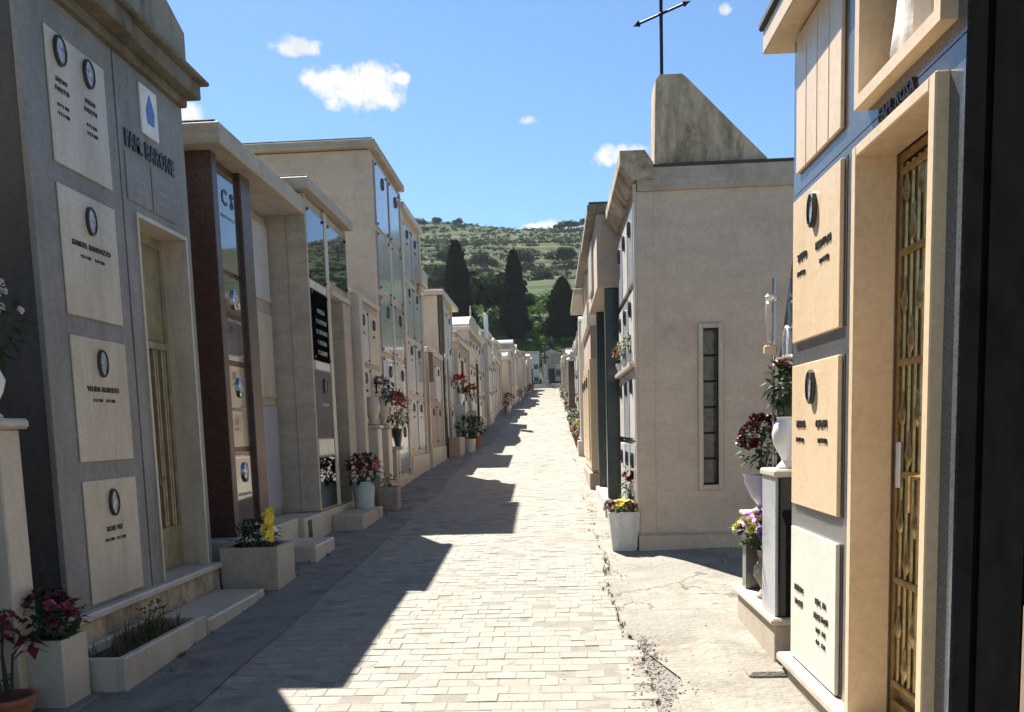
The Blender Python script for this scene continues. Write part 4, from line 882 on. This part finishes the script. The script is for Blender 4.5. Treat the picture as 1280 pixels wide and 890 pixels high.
m = MB(); m.box(1.26, 1.6, 5.95, 6.16, 1.02, 1.05, .008); part('shelf', m, 'cream_marble', r)
m = MB(); m.prism([(5.475, .512), (6.0, .512), (5.93, 2.02), (5.50, 2.80), (5.475, 2.84)], 'x', 1.47, 1.55); part('headstone', m, 'black_granite', r)
FS = Front('R', 1.47, r); FS.oval(5.68, 2.12, 0, .085, .125, None, 'white_ceramic', 'photo_grey')
r = thing('crucifix', 'thin silver crucifix with a small figure rising behind the vases', 'crucifix', (1.42, 5.86, .512))
m = MB(); m.tube([(1.42, 5.86, .51), (1.42, 5.86, 2.56)], .010, 7); m.tube([(1.42, 5.74, 2.42), (1.42, 5.98, 2.42)], .008, 7); part('cross', m, 'chrome', r)
m = MB(); m.tube([(1.395, 5.86, 2.16), (1.39, 5.865, 2.24), (1.385, 5.86, 2.31), (1.39, 5.86, 2.40)], .014, 8, .022); m.tube([(1.39, 5.86, 2.39), (1.395, 5.80, 2.42), (1.40, 5.75, 2.425)], .009, 6, .006); m.tube([(1.39, 5.86, 2.39), (1.395, 5.92, 2.42), (1.40, 5.97, 2.425)], .009, 6, .006)
m.lathe([(.001, -.026), (.018, -.012), (.02, .006), (.001, .026)], (1.385, 5.86, 2.44), 10); part('figure', m, 'statue_marble', r)
m = MB(); m.box(1.36, 1.44, 5.83, 5.89, 2.08, 2.14, .01); part('block', m, 'warm_marble', r)
vwhite = [(.055, 0), (.06, .015), (.03, .05), (.035, .07), (.075, .15), (.088, .22), (.075, .28), (.055, .31), (.065, .33)]
vase_plant('vase_of_flowers', 'white footed vase of cream and crimson roses on the shrine shelf', 'vase', (1.36, 5.28, 1.372), hollow([(a, b_*.92) for a, b_ in vwhite]), 'white_ceramic', (.5, .10, .14, 150, .08, .04), ([('white_petal', 'rose'), ('crimson_petal', 'rose'), ('pink_petal', 'rose')], 11, .042), fmat='leaf_dark')
vase_plant('vase_of_flowers', 'glossy grey vase of dark withered roses at the back of the shrine', 'vase', (1.40, 6.05, 1.05), hollow([(.055, 0), (.06, .01), (.035, .035), (.085, .1), (.125, .19), (.13, .23), (.138, .245)]), 'grey_ceramic', (.44, .15, .2, 150, .08, .04), ([('dark_red_petal', 'rose'), ('dark_red_petal', 'ball')], 34, .04), fmat='leaf_dark')
vase_plant('vase_of_flowers', 'weathered stone urn of purple and yellow flowers on the shrine base', 'vase', (1.345, 5.70, .512), hollow([(.06, 0), (.065, .02), (.035, .06), (.05, .09), (.085, .15), (.08, .2), (.045, .27), (.06, .31), (.075, .32)]), 'urn_stone', (.44, .20, .12, 240, .07, .035),
           ([('purple_petal', 'open'), ('purple_petal', 'rose'), ('mauve_petal', 'open'), ('pale_yellow_petal', 'rose')], 62, .045))
m = MB(); m.lathe(hollow([(.035, 0), (.02, .03), (.045, .1), (.05, .2), (.03, .27), (.04, .29)]), (1.33, 5.53, .512), 14); tag(link('small_urn', m.mesh('small_urn', 'urn_stone')), 'small slim stone urn half hidden by the shrine pillar', 'urn')
# ---- chapel with wedge gable and iron cross
r = thing('chapel_tomb', 'pink stone chapel with narrow window and wedge-shaped gable on the right', 'tomb', (2.5, 10, g(10))); F = Front('R', .84, r)
m = MB(); wx0, wx1, wz0, wz1 = 1.47, 1.62, 1.04, 2.58
m.box(.85, wx0, 8.91, 9.2, .1, 3.9); m.box(wx1, 4.6, 8.91, 9.2, .1, 3.9); m.box(wx0, wx1, 8.91, 9.2, .1, wz0); m.box(wx0, wx1, 8.91, 9.2, wz1, 3.9); part('wall', m, 'pink_travertine', r)
m = MB(); m.box(.87, 4.6, 9.2, 11.2, .1, 3.9); part('core', m, 'pink_travertine', r)
m = MB(); m.box(.835, 1.0, 8.898, 9.1, .3, 3.9, .006); part('corner_pier', m, 'pink_travertine', r)
m = MB(); m.box(.82, 4.6, 8.885, 9.3, .1, .545, .006); part('plinth', m, 'pink_travertine', r); m = MB(); m.box(.815, 4.6, 8.88, 9.31, .545, .565, .006); part('plinth_cap', m, 'travertine', r)
m = MB(); m.box(.845, 4.65, 8.87, 11.2, 3.90, 4.12, .01); part('frieze', m, 'travertine', r); m = MB(); m.box(.86, 4.67, 8.86, 11.2, 4.12, 4.145, .006); part('roofing', m, 'dark_roof', r)
m = MB(); m.prism([(.80, 4.0), (.68, 4.15), (.68, 4.27), (.92, 4.27), (1.0, 4.15), (1.0, 4.0)], 'y', 8.84, 11.28); part('eaves', m, 'stained_cream', r)
m = MB(); m.box(wx0-.045, wx0, 8.875, 8.99, wz0-.045, wz1+.045, .004); m.box(wx1, wx1+.045, 8.875, 8.99, wz0-.045, wz1+.045, .004); m.box(wx0, wx1, 8.876, 8.99, wz0-.045, wz0, .004); m.box(wx0, wx1, 8.876, 8.99, wz1, wz1+.045, .004)
w = part('window', m, 'cream_marble', r)
for k in range(6):
    z = wz0+k*(wz1-wz0)/6; m = MB(); m.box(wx0, wx1, 9.02, 9.035, z+.012, z+.247); part('pane', m, 'block_glass', w)
    m = MB(); m.box(wx0, wx1, 9.01, 9.03, z-.010, z+.010); part('glazing_bar', m, 'old_iron', w)
m = MB(); m.prism([(1.02, 4.14), (2.1, 4.14), (2.1, 4.17), (1.33, 4.95), (1.29, 4.98), (1.08, 4.98), (1.04, 4.93)], 'y', 8.93, 9.28); part('gable_wedge', m, 'stained_cream', r)
for a, b_ in ((9.02, 9.62), (9.72, 10.32), (10.42, 11.05)):
    for v0, v1 in ((.75, 1.45), (1.52, 2.22), (2.3, 3.0), (3.08, 3.8)):
        F.part('panel_frame', 'black_granite', a-.03, b_+.03, 0, .012, v0-.03, v1+.03, .003); p = F.panel(random.choice(['white_stone', 'grey_marble', 'white_stone']), a, b_, v0, v1, .012, .02); F.oval((a+b_)/2, v1-.16, .032, .06, .085, p)
F.part('pilaster', 'cream_marble', 8.905, 8.97, 0, .03, .57, 3.98, .005); F.part('ledge', 'cream_marble', 9.0, 11.2, 0, .08, 2.235, 2.285, .008)
r = thing('iron_cross', 'slender wrought iron cross with arrow tips on top of the wedge gable', 'cross', (1.12, 9.1, 4.97))
m = MB(); m.tube([(1.12, 9.1, 4.95), (1.12, 9.1, 6.02)], .017, 8); part('shaft', m, 'old_iron', r)
dx = Vector((.36, -.34, 0)).normalized(); c0 = Vector((1.12, 9.1, 5.60))
m = MB(); m.tube([c0-dx*.31, c0+dx*.31], .012, 8); part('arm', m, 'old_iron', r)
for s_ in (-1, 1):
    e = c0+dx*.27*s_; m = MB(); m.tube([e, e+dx*.03*s_, e+dx*.075*s_], .03, 6, .002); part('tip', m, 'old_iron', r)
m = MB(); m.lathe([(.001, -.03), (.03, 0), (.001, .03)], tuple(c0), 10); part('boss', m, 'old_iron', r)
m = MB(); m.tube([(1.12, 9.1, 6.0), (1.12, 9.1, 6.1)], .03, 6, .002); part('tip', m, 'old_iron', r)
vase_plant('flower_box', 'tapered white planter with yellow pansies at the corner of the chapel', 'flower pot', (.675, 9.02, .37), [], 'scuffed_white', (.46, .17, .06, 150, .06, .035), ([('yellow_petal', 'open'), ('yellow_petal', 'open'), ('dark_red_petal', 'open')], 34, .042), 'planter', 'leaf_green', square=square_pot((.675, 9.02, .37), .235, .315, .415, .02))
vase_plant('vase_of_flowers', 'withered dark bunch behind the white planter at the chapel corner', 'vase', (.78, 9.36, .40), hollow([(.05, 0), (.07, .2), (.08, .22)]), 'urn_stone', (.62, .09, .2, 80, .09, .03), ([('dark_red_petal', 'rose'), ('orange_petal', 'ball')], 10, .03), fmat='leaf_dark')
for k, (yy, zz, sp, lb) in enumerate([(9.4, 2.285, [('white_petal', 'rose'), ('pink_petal', 'rose')], 'white and pink roses in a vase, nearest on the chapel ledge'), (10.1, 2.285, [('yellow_petal', 'rose'), ('white_petal', 'rose')], 'yellow and white flowers in a vase, second on the chapel ledge'), (10.9, 2.285, [('pink_petal', 'rose'), ('red_petal', 'rose')], 'red and pink flowers in a vase, third on the chapel ledge')]):
    bouquet(lb, (.795, yy, zz), sp, k=.42, n=9)
# ---- tomb with overhanging upper storey and dark green column
r = thing('family_tomb', 'tomb with overhanging pink upper storey above a dark green column, right behind the chapel', 'tomb', (2, 12.6, g(12.6)), 'tombs lining the cemetery street'); F = Front('R', .90, r)
F.part('core', 'pink_travertine', 11.34, 14.0, -2.6, 0, .2, 3.38, 0); F.part('upper_storey', 'pink_travertine', 11.33, 14.02, -2.6, .33, 3.38, 4.27, .01)
F.part('column', 'green_granite', 11.4, 11.62, .03, .235, .72, 3.38, .01); F.part('column', 'green_granite', 13.7, 13.9, .03, .235, .72, 3.38, .01)
F.part('plinth', 'white_stone', 11.34, 14.0, -.1, .28, .2, .72, .015)
F.part('roof_slab', 'weathered_stone', 11.30, 14.06, -2.7, .44, 4.27, 4.39, .015); F.part('roofing', 'dark_roof', 11.31, 14.05, -2.68, .42, 4.39, 4.415, .008)
for k in range(3): p = F.panel('white_stone', 11.75+k*.62, 12.3+k*.62, .85, 2.0, 0, .03); F.oval(12.0+k*.62, 1.8, .03, .06, .085, p); F.panel('grey_marble', 11.75+k*.62, 12.3+k*.62, 2.1, 3.25, 0, .03)
F.part('relief', 'pale_marble', 12.3, 13.2, .33, .36, 3.5, 4.15, .01)
# ---- pink tomb with loggia
r = thing('family_tomb', 'pink rendered tomb with a small open loggia under its roof, right row', 'tomb', (2, 16, g(16)), 'tombs lining the cemetery street'); F = Front('R', .60, r)
F.part('core', 'pink_render', 14.5, 17.6, -2.4, 0, .3, 3.26, .01); F.part('panel_strip', 'warm_marble', 14.49, 17.61, -.12, .02, .95, 2.75, .006); F.part('parapet', 'pale_marble', 14.46, 17.64, -.35, .05, 3.26, 3.66, .012)
F.part('loggia_back', 'dark_grey_stone', 14.6, 17.5, -2.4, -.4, 3.26, 4.36, 0)
for u in (14.5, 16.0, 17.45): F.part('post', 'cream_marble', u, u+.12, -.1, .02, 3.66, 4.36, .008)
F.part('roof_slab', 'weathered_stone', 14.4, 17.7, -2.5, .14, 4.36, 4.48, .015)
for k in range(3): p = F.panel('warm_marble', 14.75+k*.95, 15.55+k*.95, 1.1, 2.6, .02, .02); F.oval(15.15+k*.95, 2.4, .04, .07, .1, p)
F.part('plinth', 'pink_render', 14.46, 17.64, -.1, .05, .3, .9, .012)
# ---- following on the right
r, F = tomb('R', .78, 17.9, 20.9, 4.4, 'travertine', 'pale travertine tomb with jutting carved roof after the loggia tomb, right row', roof='flat', cols=2, over=.36)
r = thing('white_stele', 'white stone stele with rounded top in the right row', 'stele', (.75, 21.9, g(21.9)))
m = MB(); zb = g(21.9); pts = [(21.6, zb), (22.2, zb)]+[(21.9+.3*math.cos(math.pi*i/10), 4.0+.32*math.sin(math.pi*i/10)) for i in range(11)]; m.prism(pts, 'x', .62, .86); part('slab', m, 'white_stone', r)
m = MB(); m.box(.55, .95, 21.5, 22.3, zb-.1, zb+.4, .015); part('foot', m, 'white_stone', r)
rnd = random.Random(5); y = 22.6; k = 0
while y < 108:
    wdt = rnd.uniform(2.3, 3.3); h = rnd.uniform(2.6, 3.5); b_ = rnd.choice(bodies); rf = rnd.choice(['flat', 'flat', 'parapet', 'gable', 'arch'])
    tomb('R', .88+rnd.uniform(-.1, .22), y, y+wdt, g(y)+h, b_, f'{words[b_]} tomb with {rw[rf]}, {ordn[k]} past the white stele, right row', roof=rf, ped=rnd.uniform(.2, .45), pan=rnd.choice(['cream_marble', 'white_stone', 'warm_marble', 'grey_marble']), cols=2, door=rnd.choice(['mid', 'first', None]), detail=1 if y < 40 else 0, over=rnd.uniform(.08, .28))
    if rnd.random() < .5:
        sp = rnd.choice([[('red_petal', 'rose'), ('pink_petal', 'rose')], [('yellow_petal', 'rose'), ('white_petal', 'rose')], [('leaf_dark', 'ball'), ('white_petal', 'rose')]])
        yy = y+wdt*.4
        bouquet(f'floor vase of flowers before the {ordn[k]} tomb past the white rounded stele, right side', (.62, yy, g(yy)), sp, k=rnd.uniform(.9, 1.4), pm=rnd.choice(['terracotta', 'white_ceramic', 'urn_stone']), n=9)
    y += wdt+rnd.choice([.05, .1, .35, .8]); k += 1
for yy, mt, lb in ((31.5, 'black_granite', 'black column standing at the kerb in the far right row'), (33.5, 'white_stone', 'white column with bright cap at the kerb in the far right row')):
    r = thing('grave_column', lb, 'column', (.62, yy, g(yy))); m = MB(); m.box(.52, .72, yy-.12, yy+.12, g(yy)-.05, g(yy)+2.5, .015); part('shaft', m, mt, r)
    m = MB(); m.lathe([(.14, 0), (.16, .06), (.1, .14), (.12, .24), (.05, .34)], (.62, yy, g(yy)+2.5), 12); part('cap', m, 'white_stone', r)
# ================================================================== END OF THE STREET
m = MB()
for k in range(4): m.box(-4.6, 1.9, 113.6+k*.45, 118, 6.3, 6.75+k*.2, .02)
o = structure('end_steps', m, 'grey_plaster'); del o['kind']; tag(o, 'broad low stone steps closing the far end of the street', 'steps')
r = thing('cross_monument', 'stone pillar with a cross standing at the far end of the street', 'monument', (-1.1, 115.6, 7.3))
m = MB(); m.box(-1.55, -.65, 115.2, 116.1, 7.3, 8.0, .04); part('base', m, 'grey_plaster', r); m = MB(); m.box(-1.35, -.85, 115.4, 115.9, 8.0, 9.9, .04); part('pillar', m, 'grey_plaster', r)
m = MB(); m.box(-1.2, -1.0, 115.55, 115.75, 9.9, 11.4, .03); m.box(-1.6, -.6, 115.57, 115.73, 10.65, 10.85, .03); part('cross', m, 'old_iron', r)
rnd = random.Random(11)
for k, (x, w_, h, yb) in enumerate([(-9.4, 3, 3.6, 121), (-6.1, 2.8, 3.4, 121), (-3.3, 2.6, 4.2, 122), (-.3, 2.6, 4.0, 123), (2.6, 2.6, 4.3, 121), (5.5, 2.8, 3.6, 120), (8.6, 3, 4, 121)]):
    b_ = ['grey_plaster', 'beige_plaster', 'white_stone', 'grey_plaster', 'pink_render', 'grey_plaster', 'beige_plaster'][k]; zb = 7.7
    r = thing('family_tomb', f'{words[b_]} tomb facing down the street beyond the end steps, {ordn[k]} from the left', 'tomb', (x, yb, zb), 'tombs closing the end of the street')
    m = MB(); m.box(x-w_/2, x+w_/2, yb, yb+3, zb-.6, zb+h, .03); part('wall', m, b_, r)
    m = MB(); m.box(x-w_/2-.1, x+w_/2+.1, yb-.15, yb+3.1, zb+h, zb+h+.18, .03); part('cornice', m, 'travertine', r)
    if k % 2: m = MB(); m.prism([(x-w_/2, zb+h+.18), (x+w_/2, zb+h+.18), (x, zb+h+.7)], 'y', yb-.05, yb+3); part('pediment', m, 'travertine', r)
    m = MB(); m.box(x-.42, x+.42, yb-.04, yb+.1, zb, zb+2.1, .02); part('door', m, 'dark_opening', r)
    for s_ in (-1, 1):
        for j in range(3): m = MB(); m.box(x+s_*.9-.3, x+s_*.9+.3, yb-.04, yb+.1, zb+.3+j*.85, zb+.95+j*.85, .02); part('memorial_panel', m, 'white_stone' if (j+k) % 2 else 'dark_grey_stone', r)
# ================================================================== TREES AND HILLSIDE
def cypress_mesh(H, R_, n, seed):
    rd = random.Random(seed); mb = MB()
    def prof(t): return R_*(min(1, (t/.10))**.6)*(1-max(0, t-.12)/.88)**.62*(1 if t < .98 else .5)
    lump = [rd.uniform(0, 6.28) for _ in range(5)]
    def rad(t, a): return prof(t)*(.84+.13*math.sin(3*a+9*t+lump[0])+.09*math.sin(5*a-17*t+lump[1])+.05*math.sin(31*t+lump[2]))
    N = 14; ring = 26; vs = []
    for j in range(ring):
        t = .03+.94*j/(ring-1)
        for i in range(N): a = 2*math.pi*i/N; q = rad(t, a)*.8; vs.append((q*math.cos(a), q*math.sin(a), t*H))
    mb.add(vs, [(j*N+i, j*N+(i+1) % N, (j+1)*N+(i+1) % N, (j+1)*N+i) for j in range(ring-1) for i in range(N)])
    for _ in range(n):
        t = rd.random()**1.15*.985+.012; a = rd.uniform(0, 6.28); q = rad(t, a)*rd.uniform(.78, 1.06)
        p = Vector((q*math.cos(a), q*math.sin(a), t*H)); d = Vector((math.cos(a)*.5+rd.gauss(0, .25), math.sin(a)*.5+rd.gauss(0, .25), 1)).normalized(); L = rd.uniform(.35, .95)*H/13; p = p*1.0+Vector((math.cos(a), math.sin(a), 0))*(rd.random() < .12)*rd.uniform(.0, .3)
        sd = d.cross(Vector((math.cos(a), math.sin(a), 0))).normalized()*L*.22
        mb.add([p-sd, p+sd, p+d*L*.7+sd*.7, p+d*L, p+d*L*.7-sd*.7], [(0, 1, 2, 3, 4)])
    return mb.mesh('crown', 'cypress', smooth=False)
cyps = [(-5.9, 140, 28.6, 2.45, 'tall narrow dark cypress in the middle of the view, behind the end of the street'), (-14.9, 141, 30.6, 3.1, 'broad tall dark cypress on the left, behind the flat-roofed tombs'),
        (1.6, 139, 24.3, 3.9, 'broad rounded dark cypress on the right, beside the tombs at the right'), (5.4, 143, 22.5, 1.8, 'short dark cypress half hidden behind the right row')]
for k, (x, y, top, R_, lb) in enumerate(cyps):
    z = hill(x, y)-.2; H = top-z-.6; r = thing('cypress_tree', lb, 'tree', (x, y, z), 'cypresses behind the cemetery')
    link('crown', cypress_mesh(H, R_, 6500, k+3), r, (0, 0, .6))
    m = MB(); m.tube([(x, y, z-.3), (x, y, z+H*.3)], .3, 8, .2); part('trunk', m, 'bark', r)
def bush_geo(mb, x, y, z, R_, H, n, rd, L):
    for _ in range(n):
        a, u = rd.uniform(0, 6.28), rd.uniform(-.3, 1); rr = math.sqrt(max(0, 1-u*u))*rd.uniform(.65, 1.05)
        p = Vector((x+R_*rr*math.cos(a), y+R_*rr*math.sin(a), z+H*(.35+.62*u*rd.uniform(.8, 1.1)))); nrm = Vector((rr*math.cos(a), rr*math.sin(a), u+.3)).normalized()
        t1 = nrm.cross(Vector((rd.gauss(0, 1), rd.gauss(0, 1), rd.gauss(0, 1)))).normalized()*L*rd.uniform(.5, 1.1); t2 = nrm.cross(t1).normalized()*L*rd.uniform(.4, .9)
        mb.add([p-t1, p+t2, p+t1, p-t2], [(0, 1, 2, 3)])
rd = random.Random(3); ol = MB(); br = MB(); cnt = 0
while cnt < 6500:
    y = rd.uniform(170, 500); x = rd.uniform(-.36*y, .3*y)
    dens = .25 if 185 < y < 262 and -30 < x < 40 else .85
    if vnoise(x, y, 38, 8) > dens-.05 or rd.random() > dens: continue
    s_ = rd.uniform(.5, 1.4)*(1.5 if rd.random() < .12 else 1); bush_geo(ol, x, y, hill(x, y)-.3, s_, s_*rd.uniform(.9, 1.5), 30, rd, .36); cnt += 1
o = structure('olive_grove', ol, 'olive_leaf', smooth=False); tag(o, 'olive trees and scrub scattered over the terraced hillside', 'scrub', kind='stuff')
for _ in range(420):
    y = rd.uniform(128, 172); x = rd.uniform(-45, 40); s_ = rd.uniform(.9, 2.1); bush_geo(br, x, y, hill(x, y)-.3, s_, s_*1.3, 60, rd, .34)
o = structure('bright_scrub', br, 'bright_bush', smooth=False); tag(o, 'bright green undergrowth at the foot of the hill behind the cypresses', 'scrub', kind='stuff')
tree_spots = [(-11.3, 150, 12), (-8.6, 153, 9), (-34, 300, 9), (-22, 292, 8), (-9, 300, 8.5), (4, 298, 9), (-44, 262, 8), (-30, 240, 7), (14, 285, 8), (-3, 262, 6), (24, 300, 9), (-56, 330, 8), (-66, 452, 7), (-46, 455, 5), (-58, 462, 6), (5, 452, 6), (9, 455, 7), (13, 452, 6), (18, 454, 7), (24, 452, 6), (-24, 196, 6)]
tm = []
for q in range(3):
    mbq = MB(); r3 = random.Random(40+q)
    for _ in range(9): bush_geo(mbq, r3.gauss(0, .3), r3.gauss(0, .3), .28+r3.random()*.3, r3.uniform(.28, .45), r3.uniform(.4, .55), 110, r3, .085)
    tm.append(mbq.mesh('crown', 'hill_leaf', smooth=False))
trk = MB(); trk.tube([(0, 0, -.05), (.02, 0, .25), (-.01, .02, .5)], .035, 7, .018); trkm = trk.mesh('trunk', 'bark')
for k, (x, y, h) in enumerate(tree_spots):
    x0 = min(tree_spots, key=lambda q: q[0])[0]
    where = 'on the crest of the hill' if y > 400 else ('low on the slope above the cypresses' if y < 230 else 'halfway up the slope')
    rank = sorted([q for q in tree_spots if (q[1] > 400) == (y > 400) and (q[1] < 230) == (y < 230)], key=lambda q: (ROT.transposed() @ Vector((q[0], q[1], 0))).x/q[1]).index((x, y, h))
    r = thing('hill_tree', f'dark round tree {where}, {ordn[rank]} from the left there', 'tree', (x, y, hill(x, y)-.2), 'dark trees on the hillside')
    c = link('crown', tm[k % 3], r); h *= .72; c.scale = (h, h, h*.95); c.rotation_euler = (0, 0, k*1.3); c = link('trunk', trkm, r); c.scale = (h,)*3

# ================================================================== AIR
m = MB(); m.box(-605, 525, -65, 1305, -4.5, 128)
hz = link('haze', m.mesh('haze', None)); tag(hz, 'thin pale summer haze over the whole place', 'haze', kind='stuff')
hm = bpy.data.materials.new('haze'); hm.use_nodes = True; ht = hm.node_tree; ht.nodes.clear()
ho = nd(ht, 'ShaderNodeOutputMaterial'); pv = nd(ht, 'ShaderNodeVolumePrincipled'); pv.inputs['Color'].default_value = (.80, .89, 1, 1); pv.inputs['Density'].default_value = .00009; pv.inputs['Anisotropy'].default_value = .2
ht.links.new(pv.outputs[0], ho.inputs['Volume']); hz.data.materials.append(hm)
